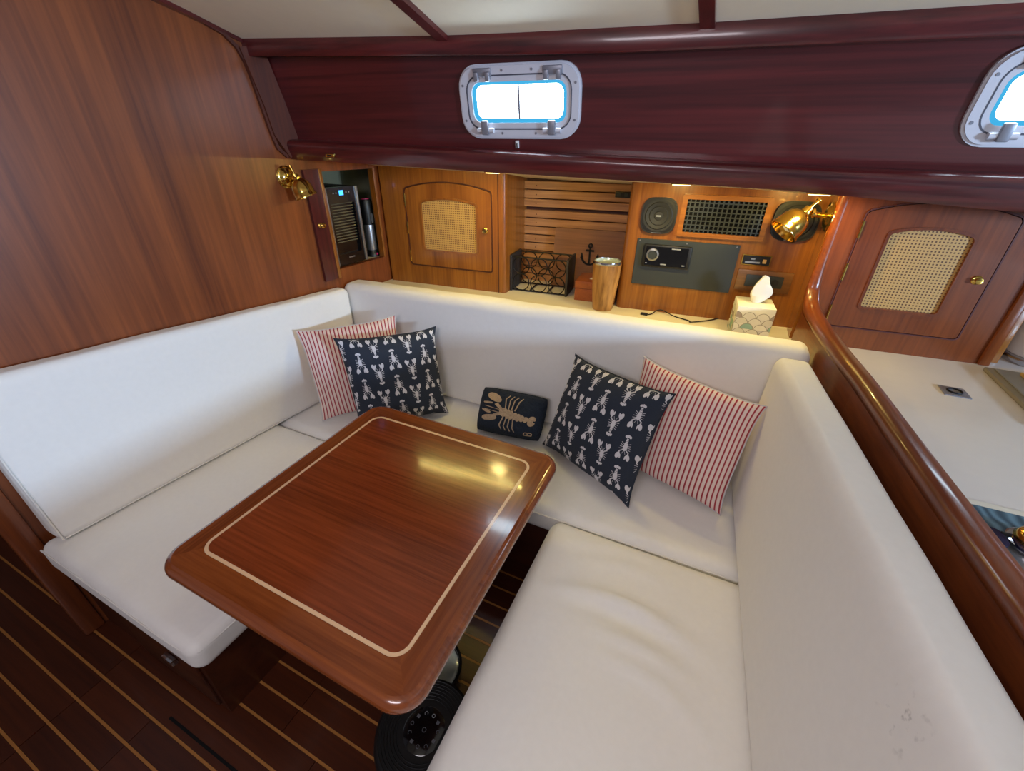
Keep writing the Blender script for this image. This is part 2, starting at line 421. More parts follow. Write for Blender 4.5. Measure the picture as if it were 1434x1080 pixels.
bm = B(); loft(bm, sec_fas); struct('trim_5', bm, 'mahog_x', MI, 50)

# ports: frame of the side panel plane
def side_frame(xc, zc):
    X = V((1, WS, 0)).normalized(); Zt = V((0, -0.20, 1)).normalized(); Y = Zt.cross(X).normalized(); Zt = X.cross(Y)
    return frame(V((xc, side_y(xc, zc), zc)), X, Y, Zt)
def side_px(u, v):
    M = side_frame(0, 1.7); n = M.to_3x3() @ V((0, 1, 0)); return onplane(u, v, M.translation, n)
def win_extent(c):
    ps = [side_px(*p) for p in c]; return ps
ps = [side_px(648, 138), side_px(812, 138), side_px(728, 90), side_px(728, 191)]
W1C = (ps[0].x+ps[1].x)/2; W1Z = (ps[2].z+ps[3].z)/2 ; W1W = (ps[1]-ps[0]).length; W1H = (ps[2]-ps[3]).length
W2L = side_px(1345, 185)
W2C = W2L.x + W1W/2 - 0.005; W2Z = side_px(1400, 203).z + W1H/2
# side panel with two rounded openings, made of three bays so each opening is a clean ring
MS = side_frame(W1C, W1Z)
def to_side(p): q = MS.inverted() @ V(p); return q.x, q.z
zl, zh = -0.18, 0.20
w2x = (MS.inverted() @ V((W2C, side_y(W2C, W2Z), W2Z)))
bm = B()
def bay(x0, x1, cx=None, cz=None):
    if cx is None:
        prism(bm, rrect(x0, x1, zl, zh, 0.0005), 0.0, 0.02)
    else:
        ring(bm, rrect(x0, x1, zl, zh, 0.0005), rrect(cx-W1W/2+.02, cx+W1W/2-.02, cz-W1H/2+.015, cz+W1H/2-.015, 0.05), 0.0, 0.02)
xa = -1.1; m1 = (w2x.x)/2
bay(xa, m1, 0, 0); bay(m1, w2x.x+0.6, w2x.x, w2x.z)
wall_back = struct('wall_back', bm, 'mahog_x', MS)
def window(name, cx, cz):
    t = bpy.data.objects.new(name, None); COL.objects.link(t); m = MS.copy(); m.translation = MS @ V((cx, 0, cz)); t.matrix_world = m
    t['kind'] = 'structure'; SHIFT[t.name] = V((0, 0, 0))
    w, h = W1W/2, W1H/2
    ov = 0.33*h
    bm = B(); ring(bm, rrect(-w, w, -h, h, .062, 6), rrect(-w+.024, w-.024, -h+.024, h-.024, .045, 6), -0.014, 0.004); f = part(t, 'window_frame', bm, 'alu', 40)
    bm = B(); ring(bm, rrect(-w-.006, w+.006, -h-.006, h+.006, .066, 6), rrect(-w+.02, w-.02, -h+.02, h-.02, .045, 6), -0.008, 0.004); part(t, 'flange', bm, 'alu', 40)
    bm = B(); ring(bm, rrect(-w+.025, w-.025, -h+.025, h-.025, .044, 6), rrect(-w+.040, w-.040, -h+.042, h-.042, .032, 6), -0.011, 0.004); s = part(t, 'window_sash', bm, 'alu', 40)
    bm = B(); ring(bm, rrect(-w+.0225, w-.0225, -h+.0225, h-.0225, .046, 6), rrect(-w+.0262, w-.0262, -h+.0262, h-.0262, .043, 6), -0.0146, 0.003); part(t, 'groove_shade', bm, 'groove_shade', 40)  # raised dark ring drawn for the shade in the frame-to-sash groove
    bm = B(); ring(bm, rrect(-w+.038, w-.038, -h+.040, h-.040, .033, 6), rrect(-w+.052, w-.052, -h+.053, h-.051, .024, 6), -0.004, 0.006); part(t, 'lit_glass_edge', bm, 'window_edge_glow')  # blue rim glows by itself to stand for light in the glass
    for s_ in (-1, 1):
        bm = B(); x0, x1 = sorted((s_*0.0012, s_*(w-.045))); prism(bm, rrect(x0, x1, -h+.048, h-.048, .004 if False else .012, 4), 0.002, 0.008); part(t, 'pane', bm, 'window_sky')
    bm = B(); box(bm, -.0034, .0034, -0.003, 0.010, -h+.045, h-.045); part(t, 'pane_seam', bm, 'alu_dark')
    for sx in (-.5, .5):
        xh = sx*w*1.16
        bm = B(); box(bm, xh-.032, xh+.032, -.020, -.012, h-.028, h-.004, .003); box(bm, xh-.028, xh-.012, -.026, -.012, h-.040, h-.014, .003); box(bm, xh+.012, xh+.028, -.026, -.012, h-.040, h-.014, .003)
        part(t, 'hinge', bm, 'alu_dark', 40)
        bm = B(); rod(bm, (xh-.03, -.022, -h+.022), (xh+.03, -.022, -h+.022), .008, 10); k = part(t, 'latch', bm, 'alu', 40)
        bm = B(); box(bm, xh-.013, xh+.013, -.034, -.02, -h+.010, -h+.052, .004); sub(k, 'latch_lever', bm, 'alu_dark', 40)
    for px_, pz in ((-w+.012, .05), (-w+.012, -.05), (w-.012, .05), (w-.012, -.05), (-.05, h-.012), (.05, h-.012), (-.06, -h+.012), (.06, -h+.012)):
        bm = B(); rod(bm, (px_, -.0155, pz), (px_, -.012, pz), .004, 8); part(t, 'screw', bm, 'alu_dark')
    return t
window('window_1', 0, 0); window('window_2', w2x.x, w2x.z)
# small clip under the port
cp = side_px(725, 202)
t = thing('curtain_clip', 'small white clip on mahogany panel under the divided port', 'clip', MS, to_side(cp)[:1] + (0,) + to_side(cp)[1:])
x, z = to_side(cp)
bm = B(); box(bm, x-.006, x+.006, -.008, .0, z-.012, z+.012, .002); part(t, 'clip_body', bm, 'white_plastic', 40)
bm = B(); box(bm, x-.002, x+.002, -.0085, -.007, z-.012, z+.004); part(t, 'clip_slot', bm, 'black')

# ---- ceiling: cream panels and battens
def zc(x, y):
    d = wline(1.34, x)-y; return lerp_tab(BEAM_HI, x) + 0.27*d - 0.062*d*d
bm = B(); ny = 14
def ceil_strip(bm, x0, x1, dz, th, ya=-1.5, nx=6):
    g = []
    for i in range(nx+1):
        x = x0+(x1-x0)*i/nx; col = []
        for j in range(ny+1):
            yb = wline(1.34, x)+0.03; y = yb+(ya-yb)*j/ny; col.append((x, y, zc(x, y)+dz))
        g.append(col)
    lo = [[bm.verts.new(p) for p in c] for c in g]; hi = [[bm.verts.new((p[0], p[1], p[2]+th)) for p in c] for c in g]
    for i in range(nx):
        for j in range(ny):
            bm.faces.new((lo[i][j], lo[i+1][j], lo[i+1][j+1], lo[i][j+1])); bm.faces.new((hi[i][j], hi[i][j+1], hi[i+1][j+1], hi[i+1][j]))
    for i in range(nx):
        for j in (0, ny): bm.faces.new((lo[i][j], lo[i+1][j], hi[i+1][j], hi[i][j]))
    for j in range(ny):
        for i in (0, nx): bm.faces.new((lo[i][j], hi[i][j], hi[i][j+1], lo[i][j+1]))
    return bm
ceil_strip(bm, -1.76, 1.9, 0.03, 0.02, nx=16); ceiling = struct('ceiling', bm, 'ceil')
xb = [-1.76, -0.905, -0.15, 0.62, 1.4, 1.9]
for a, b in zip(xb, xb[1:]):
    bm = B(); ceil_strip(bm, a+.004, b-.004, 0.0, 0.028); o = mesh_obj('headliner_panel', bm, 'ceil', 40); o.parent = ceiling
for i, a in enumerate(xb[1:-1]):
    bm = B(); ceil_strip(bm, a-.018, a+.018, -0.014, 0.02, nx=1); struct('trim_%d' % (6+i), bm, 'mahog_y', MI)
bm = B(); ceil_strip(bm, -1.76, -1.70, -0.012, 0.02, nx=1); struct('trim_10', bm, 'mahog_y')

# ---- hull side behind the seat: backing wall, soffit, niche slats
SLAT = 0.29      # niche depth behind the cabinet faces
bm = B(); box(bm, -0.05, 3.4, SLAT+0.03, SLAT+0.06, 0.0, 1.5); wall_hull = struct('wall_hull', bm, 'groove', MW)
bm = B()
def sec_soffit(x):
    y0, y1 = wline(1.50, x), wline(2.22, x); z0 = lerp_tab(FAS_LO, x)+.006; z1 = z0-0.085
    return [(y0, z0), (y1, z1), (y1, z1+.012), (y0, z0+.012)]
loft(bm, sec_soffit, XS[:-3]); struct('ceiling_soffit', bm, 'cream')
nx0, nx1 = wl(708, 300)[0]-0.01, wl(884, 300)[0]+0.02
zrow = [wl(745, v, SLAT)[1] for v in (254, 264, 279)]
pitch = 0.0425; ztop = 1.415; k = 0; z = ztop
while z > 0.92:
    gap = 0.012 if k == 3 else 0.0
    z -= gap
    dy = -0.012 if k < 3 else 0.0
    bm = B(); box(bm, nx0-.05, nx1+.05, SLAT+dy, SLAT+dy+.012, z-pitch+.005, z, .002, 1)
    s = mesh_obj('slat', bm, 'slat_x'); s.parent = wall_hull
    for xx in (nx0+.045,):
        bm = B(); rod(bm, (xx+.03, SLAT+dy-.0008, z-pitch/2), (xx+.03, SLAT+dy+.001, z-pitch/2), .003, 8); q = mesh_obj('screw', bm, 'groove'); q.parent = s
    z -= pitch; k += 1
# ledge behind the seat back
bm = B(); hexa(bm, [V(p) for p in ((-1.69, 1.60, .87), (.37, 1.60, .87), (.37, 2.40, .87), (-1.66, 2.25, .87), (-1.69, 1.60, .90), (.37, 1.60, .90), (.37, 2.40, .90), (-1.66, 2.25, .90))])
struct('trim_11', bm, 'cream', label='cream laminate ledge behind the seat back')

# ---- locker beside the bulkhead (arched door with cane)
def arched_locker(name, label, M, x0, x1, z0, z1, door, cane, knob, rise, crise, mats, pillar_side, face_pts=None, hinge_left=True):
    t = thing(name, label, 'cabinet', M, (x0, 0, z0))
    wd, gr = mats
    bm = B(); dx0, dx1, dz0, dz1 = door
    ring(bm, rrect(x0, x1, z0, z1, .0005), rrect(dx0-.004, dx1+.004, dz0-.004, dz1+.004, .014, 4, 10, rise), 0.0, 0.018); part(t, 'face_frame', bm, wd)
    bm = B(); box(bm, x0, x1, .019, .028, z0, z1); part(t, 'back_panel', bm, gr)
    bm = B(); ring(bm, rrect(dx0-.006, dx1+.006, dz0-.006, dz1+.006, .015, 4, 10, rise), rrect(dx0-.002, dx1+.002, dz0-.002, dz1+.002, .012, 4, 10, rise), -0.004, 0.004); part(t, 'door_moulding', bm, gr, 40)
    bm = B(); cx0, cx1, cz0, cz1 = cane
    ring(bm, rrect(dx0, dx1, dz0, dz1, .012, 4, 10, rise), rrect(cx0, cx1, cz0, cz1, .014, 4, 10, crise), -0.003, 0.012); d = part(t, 'door', bm, wd)
    bm = B(); ring(bm, rrect(cx0-.008, cx1+.008, cz0-.008, cz1+.008, .016, 4, 10, crise), rrect(cx0+.001, cx1-.001, cz0+.001, cz1-.001, .012, 4, 10, crise), -0.007, 0.004); sub(d, 'cane_bead', bm, wd, 40)
    bm = B(); prism(bm, rrect(cx0-.003, cx1+.003, cz0-.003, cz1+.003, .013, 4, 10, crise), 0.003, 0.007); sub(d, 'cane_panel', bm, 'cane', label='woven cane panel')
    kx, kz = knob
    bm = B(); lathe(bm, [(0, 0), (.014, 0), (.015, .003), (.011, .006), (.006, .007), (.006, .012), (.010, .015), (.010, .019), (0, .021)], align((kx, -.003, kz), (0, -1, 0)), 16); sub(d, 'knob', bm, 'brass', 40, 'brass finger latch')
    hx = dx0-.002 if hinge_left else dx1+.002
    for f in (.12, .5, .86):
        bm = B(); rod(bm, (hx, -.005, dz0+(dz1-dz0)*f-.03), (hx, -.005, dz0+(dz1-dz0)*f+.03), .004, 8); sub(d, 'hinge', bm, 'brass', 40)
    return t
lx0 = wl(557, 393)[0]-.03; lx1 = wl(698, 300)[0]
d0x, d0z = wl(577, 368); d1x, _ = wl(689, 377); dz1 = (wl(569.5, 265)[1]+wl(687.6, 267)[1])/2-.004
c0x = wl(593, 320)[0]; c1x = wl(668, 320)[0]; cz0 = wl(630, 352)[1]; cz1 = (wl(592, 284)[1]+wl(667, 288)[1])/2
L1 = arched_locker('locker', 'teak locker with arched cane door beside the wine fridge recess', MW, lx0, lx1, .90, 1.50, (d0x+.004, d1x, d0z-.003, dz1),
    (c0x, c1x, cz0, cz1), wl(680, 323), .034, .020, ('teak_z', 'groove'), 1)
# rounded pillar and side cheek towards the niche
bm = B(); px1 = wl(708, 300)[0]
pr = [(lx1, 0.0), (px1-.022, 0.0), (px1-.010, .003), (px1-.003, .010), (px1, .022), (px1, SLAT+.03), (px1-.018, SLAT+.03), (px1-.018, .03), (lx1, .03)]
a = [bm.verts.new((x, y, .90)) for x, y in pr]; b = [bm.verts.new((x, y, 1.50)) for x, y in pr]
bm.faces.new(a); bm.faces.new(b[::-1])
for i in range(len(pr)): j = (i+1) % len(pr); bm.faces.new((a[i], a[j], b[j], b[i]))
part(L1, 'side_cheek', bm, 'teak_z', 50)
bm = B(); box(bm, lx1-.004, lx1+.001, -.002, .004, .90, 1.5); part(L1, 'corner_bead', bm, 'groove')

# ---- instrument panel wall beside the niche
rx0 = wl(896, 300)[0] + .012; rx1 = wl(1190, 300)[0]-0.01
rp0 = wl(884, 260)[0]
bm = B(); box(bm, rx0, rx1+.06, 0, .02, .90, 1.50)
wall_panel = struct('wall_panel', bm, 'teak_z', MW, label='teak instrument panel between niche and galley')
bm = B()
pr = [(rx0+.001, .03), (rp0+.018, .03), (rp0+.018, SLAT+.03), (rp0, SLAT+.03), (rp0, .018), (rp0+.004, .006), (rp0+.013, 0), (rp0+.024, -.003), (rx0+.001, -.003)]
a = [bm.verts.new((x, y, .90)) for x, y in pr]; b = [bm.verts.new((x, y, 1.50)) for x, y in pr]
bm.faces.new(a); bm.faces.new(b[::-1])
for i in range(len(pr)): j = (i+1) % len(pr); bm.faces.new((a[i], a[j], b[j], b[i]))
o = mesh_obj('corner_pillar', bm, 'teak_z', 50); o.parent = wall_panel

# ---- galley: partition, rail, counter, locker
RAIL = [(.356, 1.945, 1.47), (.355, 1.945, 1.30), (.355, 1.94, 1.14), (.357, 1.925, 1.095), (.361, 1.895, 1.065), (.367, 1.85, 1.048), (.377, 1.77, 1.04), (.392, 1.62, 1.037), (.412, 1.45, 1.036), (.432, 1.30, 1.035), (.460, 1.0, 1.035), (.490, .72, 1.035), (.566, .08, 1.035), (.624, -.4, 1.035)]
RP = [(.018, -.020), (.024, -.014), (.027, 0), (.024, .012), (.015, .020), (0, .022), (-.015, .020), (-.024, .012), (-.027, 0), (-.024, -.014), (-.018, -.020)]
def dense(path, k=4):
    P = [V(p) for p in path]; out = []
    for i in range(len(P)-1):
        p0, p1, p2, p3 = P[max(i-1, 0)], P[i], P[i+1], P[min(i+2, len(P)-1)]
        for j in range(k):
            t = j/k; out.append(0.5*((2*p1)+(-p0+p2)*t+(2*p0-5*p1+4*p2-p3)*t*t+(-p0+3*p1-3*p2+p3)*t**3))
    out.append(P[-1]); return out
bm = B()
path = dense(RAIL); rings = []
for i, p in enumerate(path):          # side vector stays athwart the rail, so the profile does not twist round the bend
    t_ = (path[min(i+1, len(path)-1)]-path[max(i-1, 0)]).normalized(); s_ = V((1, .14, 0)).normalized(); s_ = (s_-t_*s_.dot(t_)).normalized(); w_ = s_.cross(t_)
    if w_.z < -0.1 or (abs(w_.z) <= .3 and w_.y > 0): w_ = -w_
    k_ = .62 if p.z > 1.2 else (1.0 if p.z < 1.045 else 1-.38*(p.z-1.045)/.155)
    rings.append([bm.verts.new(p+s_*a_*k_+w_*b_*k_) for a_, b_ in RP])
for a, b in zip(rings, rings[1:]):
    for k in range(len(RP)): bm.faces.new((a[k], a[(k+1) % len(RP)], b[(k+1) % len(RP)], b[k]))
bm.faces.new(rings[0]); bm.faces.new(rings[-1][::-1])
struct('trim_12', bm, 'galley_y', MI, 50, 'varnished galley rail sweeping up into a post')
bm = B()
def rail_x(y): return lerp_tab([(-.4, .630), (.08, .571), (.72, .494), (1.0, .463), (1.30, .432), (1.45, .412), (1.62, .392), (1.77, .377), (2.1, .355)], y)
ysp = [-.4, .08, .72, 1.0, 1.3, 1.45, 1.62, 1.77, 1.93]
cs = [[(rail_x(y)-.022, y, 0.0), (rail_x(y)+.022, y, 0.0), (rail_x(y)+.022, y, 1.022), (rail_x(y)-.022, y, 1.022)] for y in ysp]
rg = [[bm.verts.new(p) for p in c] for c in cs]
for a, b in zip(rg, rg[1:]):
    for k in range(4): bm.faces.new((a[k], a[(k+1) % 4], b[(k+1) % 4], b[k]))
bm.faces.new(rg[0]); bm.faces.new(rg[-1][::-1])
struct('wall_right', bm, 'galley_y', MI, label='mahogany partition between dinette and galley')
bm = B(); hexa(bm, [V(p) for p in ((.338, 1.955, .88), (.372, 1.955, .88), (.372, 2.12, .88), (.338, 2.12, .88), (.338, 1.955, 1.48), (.372, 1.955, 1.48), (.372, 2.12, 1.48), (.338, 2.12, 1.48))])
struct('wall_partition', bm, 'teak_z', MI)
GY0 = 1.748
MG = frame(V((-1.7, GY0, 0)), WX, WYV)
def gl(u, v): return loc_px(u, v, MG)
gx0, gx1 = gl(1196, 300)[0]-.03, gl(1367, 509)[0]
dd0 = gl(1156, 453); dd1 = gl(1338, 475); dt0 = gl(1214, 297); dt1 = gl(1433, 307)
cc0 = gl(1204, 430); cc1 = gl(1312, 440); ct0 = gl(1245, 327); ct1 = gl(1365, 333)
L2 = arched_locker('locker', 'reddish teak galley locker with arched cane door above the white counter', MG, gx0, gx1, .90, 1.50,
    ((dd0[0]+dt0[0])/2, (dd1[0]+dt1[0])/2, (dd0[1]+dd1[1])/2, (dt0[1]+dt1[1])/2), ((cc0[0]+ct0[0])/2, (cc1[0]+ct1[0])/2, (cc0[1]+cc1[1])/2, (ct0[1]+ct1[1])/2),
    gl(1367, 392), .036, .018, ('galley_z', 'mahog_groove'), 0)
bm = B(); box(bm, gx1+.001, gx1+.032, -.012, .30, .90, 1.50, .004); part(L2, 'end_panel', bm, 'galley_z', 40)
bm = B(); box(bm, gx1+.034, gx1+.075, .03, .30, .90, 1.10, .004); part(L2, 'fiddle_board', bm, 'teak_z', 40)
bm = B(); hexa(bm, [V(p) for p in ((rail_x(-.4)+.023, -.4, .86), (2.2, -.4, .86), (2.2, 2.35, .86), (.374, 2.0, .86), (rail_x(-.4)+.023, -.4, .90), (2.2, -.4, .90), (2.2, 2.35, .90), (.374, 2.0, .90))])
counter = single('galley_counter', bm, 'counter', 'white laminate galley counter behind the varnished rail', 'counter')
# ================================================================== FURNITURE
def axis_list(h, r, n, k=4):
    a = [-h + r*(1-math.tan(PI/4*(1-i/k))) for i in range(k)]
    inner = [(-h+r)+(2*h-2*r)*i/n for i in range(n+1)]
    return a + inner + [-x for x in a[::-1]]
def cushion_bm(corners, r=0.035, n=(14, 12, 5), crown=0.0, wr=0.0, seed=0, dip=None):
    """corners: 8 points (bottom ring, top ring); a rounded soft box warped onto them"""
    c = [V(p) for p in corners]
    lx = ((c[1]-c[0]).length+(c[2]-c[3]).length)/2; ly = ((c[3]-c[0]).length+(c[2]-c[1]).length)/2; lz = ((c[4]-c[0]).length+(c[6]-c[2]).length)/2
    H = (lx/2, ly/2, lz/2); A = [axis_list(H[i], min(r, H[i]*.95), n[i]) for i in range(3)]
    bm = bmesh.new(); vd = {}
    def vert(i, j, k):
        if (i, j, k) in vd: return vd[(i, j, k)]
        p = V((A[0][i], A[1][j], A[2][k])); rr = [min(r, H[q]*.95) for q in range(3)]
        q = V([max(-H[a]+rr[a], min(H[a]-rr[a], p[a])) for a in range(3)]); d = p-q
        if d.length > 1e-9: p = q+d.normalized()*min(rr)
        u, v, w = p.x/H[0], p.y/H[1], p.z/H[2]
        if crown: p = p + V((0, 0, 1))*crown*(1-u*u)*(1-v*v)*(1 if w > 0 else 0)*max(0, w)
        u, v, w = (p.x/H[0]+1)/2, (p.y/H[1]+1)/2, (p.z/H[2]+1)/2
        b0 = c[0].lerp(c[1], u).lerp(c[3].lerp(c[2], u), v); b1 = c[4].lerp(c[5], u).lerp(c[7].lerp(c[6], u), v)
        x = b0 + (b1-b0)*w
        if wr:
            nrm = (b1-b0).normalized()
            x = x + nrm*wr*noise.noise(V((x.x*5+seed, x.y*5, x.z*5))) * max(0, w)
        if dip: x = dip(x, w)
        vd[(i, j, k)] = bm.verts.new(x); return vd[(i, j, k)]
    nx, ny_, nz = (len(a) for a in A)
    for k in (0, nz-1):
        for i in range(nx-1):
            for j in range(ny_-1): bm.faces.new((vert(i, j, k), vert(i+1, j, k), vert(i+1, j+1, k), vert(i, j+1, k)))
    for j in (0, ny_-1):
        for i in range(nx-1):
            for k in range(nz-1): bm.faces.new((vert(i, j, k), vert(i+1, j, k), vert(i+1, j, k+1), vert(i, j, k+1)))
    for i in (0, nx-1):
        for j in range(ny_-1):
            for k in range(nz-1): bm.faces.new((vert(i, j, k), vert(i, j+1, k), vert(i, j+1, k+1), vert(i, j, k+1)))
    return bm
def seam_path(pts, k=6):
    return dense(pts, k)
ST = 0.46
# left seat
def wrinkle(x, w):
    if w > .6 and x.y < 0.55:
        x = x + V((0, 0, .005))*math.sin(x.x*38 + 3*x.y)*max(0, (0.5-x.y)/.35)*(1 if x.x < -1.3 else .3)
    return x
c = [(-1.785, .195, .345), (-1.0, .195, .345), (-.985, 1.02, .345), (-1.725, 1.02, .345), (-1.785, .195, ST), (-.99, .195, ST), (-.975, 1.02, ST), (-1.72, 1.02, ST)]
t = thing('seat_cushion', 'white seat cushion below the forward bulkhead, left of the table', 'cushion', MI, (-1.38, .6, .345))
part(t, 'cover', cushion_bm(c, .036, (20, 20, 4), .006, .004, 1, wrinkle), 'fabric', 60)
bm = B(); tube(bm, dense([(-1.77, .1975, ST-.022), (-1.4, .1965, ST-.024), (-1.08, .1965, ST-.026), (-1.01, .212, ST-.026), (-.994, .26, ST-.026), (-.985, .6, ST-.026), (-.978, 1.0, ST-.026)], 6), .0028, 6); part(t, 'piping', bm, 'welt', 60)
# back seat
c = [(-1.725, 1.024, .345), (.37, 1.052, .345), (.37, 1.64, .345), (-1.67, 1.64, .345), (-1.725, 1.024, ST), (.37, 1.052, ST), (.37, 1.64, ST), (-1.67, 1.64, ST)]
t = thing('seat_cushion', 'long white seat cushion under the scatter pillows', 'cushion', MI, (-.72, 1.3, .345))
def pucker(x, w):
    if w > .55 and x.y < 1.2 and x.x > -.4: x = x + V((0, 0, .004))*math.sin(x.x*70+noise.noise(x*9)*2)*max(0, 1-abs(x.y-1.1)/.1)
    return x
part(t, 'cover', cushion_bm(c, .04, (60, 14, 4), .004, .003, 2, pucker), 'fabric', 60)
bm = B(); tube(bm, [(-1.69, 1.0262, ST-.026), (-.98, 1.034, ST-.026), (.235, 1.05, ST-.026)], .0028, 6); part(t, 'piping', bm, 'welt', 60)
# right seat
def fold(x, w):
    if w > .6:
        def ridge(cx, cy, ang, ln, wd, am):
            dx, dy = x.x-cx, x.y-cy; a = dx*math.cos(ang)+dy*math.sin(ang); b = -dx*math.sin(ang)+dy*math.cos(ang) + .9*a*a
            return am*math.exp(-(a/ln)**2-(b/wd)**2)
        z = ridge(-.02, .80, -.05, .15,   .024, .020) - ridge(-.01, .765, -.05, .13, .027, .012) + ridge(.03, .70, -.1, .09, .02, .011) + ridge(-.05, .93, .1, .12, .022, .007) + ridge(.02, .64, -.1, .07, .018, .007) + ridge(-.16, .97, .2, .12, .022, .006) + ridge(.12, .62, -.5, .1, .02, .006)
        x = x + V((0, 0, z*max(0, (w-.6)/.4)))
    return x
c = [(-.325, -.45, .34), (.60, -.45, .34), (.40, 1.038, .34), (-.318, 1.038, .34), (-.33, -.45, ST+.004), (.60, -.45, ST+.004), (.40, 1.038, ST+.004), (-.322, 1.038, ST+.004)]
t = thing('seat_cushion', 'rumpled white seat cushion beside the galley partition', 'cushion', MI, (0, .3, .34))
part(t, 'cover', cushion_bm(c, .05, (40, 90, 4), .008, .003, 3, fold), 'fabric', 60)
# left back cushion
c = [(-1.70, .235, .464), (-1.588, 1.510, .464), (-1.690, 1.510, .464), (-1.799, .235, .464), (-1.715, .235, 1.035), (-1.612, 1.535, .955), (-1.688, 1.545, .955), (-1.799, .235, 1.035)]
t = thing('back_cushion', 'white back cushion standing against the teak bulkhead', 'cushion', MI, (-1.7, .9, .46))
part(t, 'cover', cushion_bm(c, .03, (30, 4, 16), 0, .003, 4), 'fabric', 60)
bm = B(); tube(bm, dense([(-1.703, .243, .472), (-1.712, .24, .75), (-1.722, .243, 1.02)], 6), .003, 6); tube(bm, dense([(-1.706, .25, .473), (-1.65, .89, .473), (-1.596, 1.50, .473)], 6), .003, 6); part(t, 'piping', bm, 'welt', 60)
# back back cushion
c = [(-1.69, 1.515, .467), (.36, 1.52, .467), (.36, 1.66, .467), (-1.68, 1.66, .467), (-1.685, 1.555, .968), (.355, 1.565, 1.004), (.355, 1.675, 1.004), (-1.675, 1.665, .968)]
t = thing('back_cushion', 'long white back cushion below the ledge', 'cushion', MI, (-.7, 1.58, .45))
part(t, 'cover', cushion_bm(c, .04, (50, 5, 16), .008, .004, 5), 'fabric', 60)
# right back cushion
c = [(.222, 1.512, .474), (.34, -.4, .474), (.545, -.4, .474), (.345, 1.512, .474), (.240, 1.515, 1.0), (.48, -.4, 1.0), (.578, -.4, 1.0), (.342, 1.515, 1.0)]
c = [c[0], c[3], c[2], c[1], c[4], c[7], c[6], c[5]]
t = thing('back_cushion', 'white back cushion with grey smudges along the galley rail', 'cushion', MI, (.37, .6, .45))
SMW = onplane(1225, 990, V((.30, .55, .78)), V((-1, -.10, .12)).normalized())
for n_ in MATS['fabric_smudged'].node_tree.nodes:
    if n_.type == 'VECT_MATH' and n_.operation == 'SUBTRACT': n_.inputs[1].default_value = SMW - V((.37, .6, .45))
part(t, 'cover', cushion_bm(c, .04, (5, 40, 16), .004, .003, 6), 'fabric_smudged', 60)

# settee bases
bm = B(); hexa(bm, [V(p) for p in ((-1.79, .225, 0), (-1.09, .225, 0), (-1.07, 1.06, 0), (-1.72, 1.06, 0), (-1.79, .225, .343), (-1.09, .225, .343), (-1.07, 1.06, .343), (-1.72, 1.06, .343))])
t = thing('settee_base', 'dark wooden settee base with chrome latch under the cushion beside the doorway', 'bench', MI, (-1.4, .6, 0))
part(t, 'carcass', bm, 'sole_x')
bm = B(); box(bm, -1.52, -1.12, .215, .226, .03, .30, .004); part(t, 'end_panel', bm, 'sole_x', 40)
lp = onplane(243, 921, V((0, .213, 0)), V((0, 1, 0)))
bm = B(); box(bm, lp.x-.03, lp.x+.02, .196, .214, lp.z-.012, lp.z+.012, .004); part(t, 'latch', bm, 'chrome', 40)
bm = B(); box(bm, -1.70, .22, 1.10, 1.60, 0, .343); single('settee_base', bm, 'sole_x', 'dark wooden settee base under the long back seat', 'bench', MI, (-.7, 1.3, 0))
bm = B(); hexa(bm, [V(p) for p in ((-.25, -.45, 0), (.33, -.45, 0), (.25, 1.05, 0), (-.25, 1.05, 0), (-.25, -.45, .338), (.33, -.45, .338), (.25, 1.05, .338), (-.25, 1.05, .338))])
single('settee_base', bm, 'sole_x', 'dark wooden settee base under the rumpled galley side seat', 'bench', MI, (0, .3, 0))

# table
TX0, TX1, TY0, TY1, TZ = -1.092, -.318, .250, 1.070, .70
t = thing('dinette_table', 'varnished mahogany dinette table with pale inlaid border line', 'table', MI, (-.705, .66, 0))
IX0, IX1, IY0, IY1 = -1.020, -.394, .328, .992
R0, RI = .065, .035
def loop2(x0, x1, y0, y1, r, k=8, m=1): return rrect(x0, x1, y0, y1, r, k, m)
# bullnose edge with border boards
def flat_ring(outer, inner, z): return outer, inner, z
edge_prof = [(0, 0), (.006, -.0015), (.013, -.006), (.018, -.014), (.019, -.024), (.016, -.034), (.009, -.041), (-.002, -.044)]
bm = B(); rings = []
base = (TX0+.019, TX1-.019, TY0+.019, TY1-.019)
for o_, dz in edge_prof:
    pts = loop2(base[0]-o_, base[1]+o_, base[2]-o_, base[3]+o_, R0-.019+o_, 10)
    rings.append([bm.verts.new((x, y, TZ+dz)) for x, y in pts])
n = len(rings[0])
for a, b in zip(rings, rings[1:]):
    for i in range(n): j = (i+1) % n; bm.faces.new((a[i], a[j], b[j], b[i]))
bm.faces.new(rings[-1]);
inner_ring = [bm.verts.new((v.co.x, v.co.y, TZ-.03)) for v in rings[0]]
for i in range(n): j = (i+1) % n; bm.faces.new((rings[0][i], rings[0][j], inner_ring[j], inner_ring[i]))
bm.faces.new(inner_ring)
part(t, 'bullnose_edge', bm, 'border_x', 60)
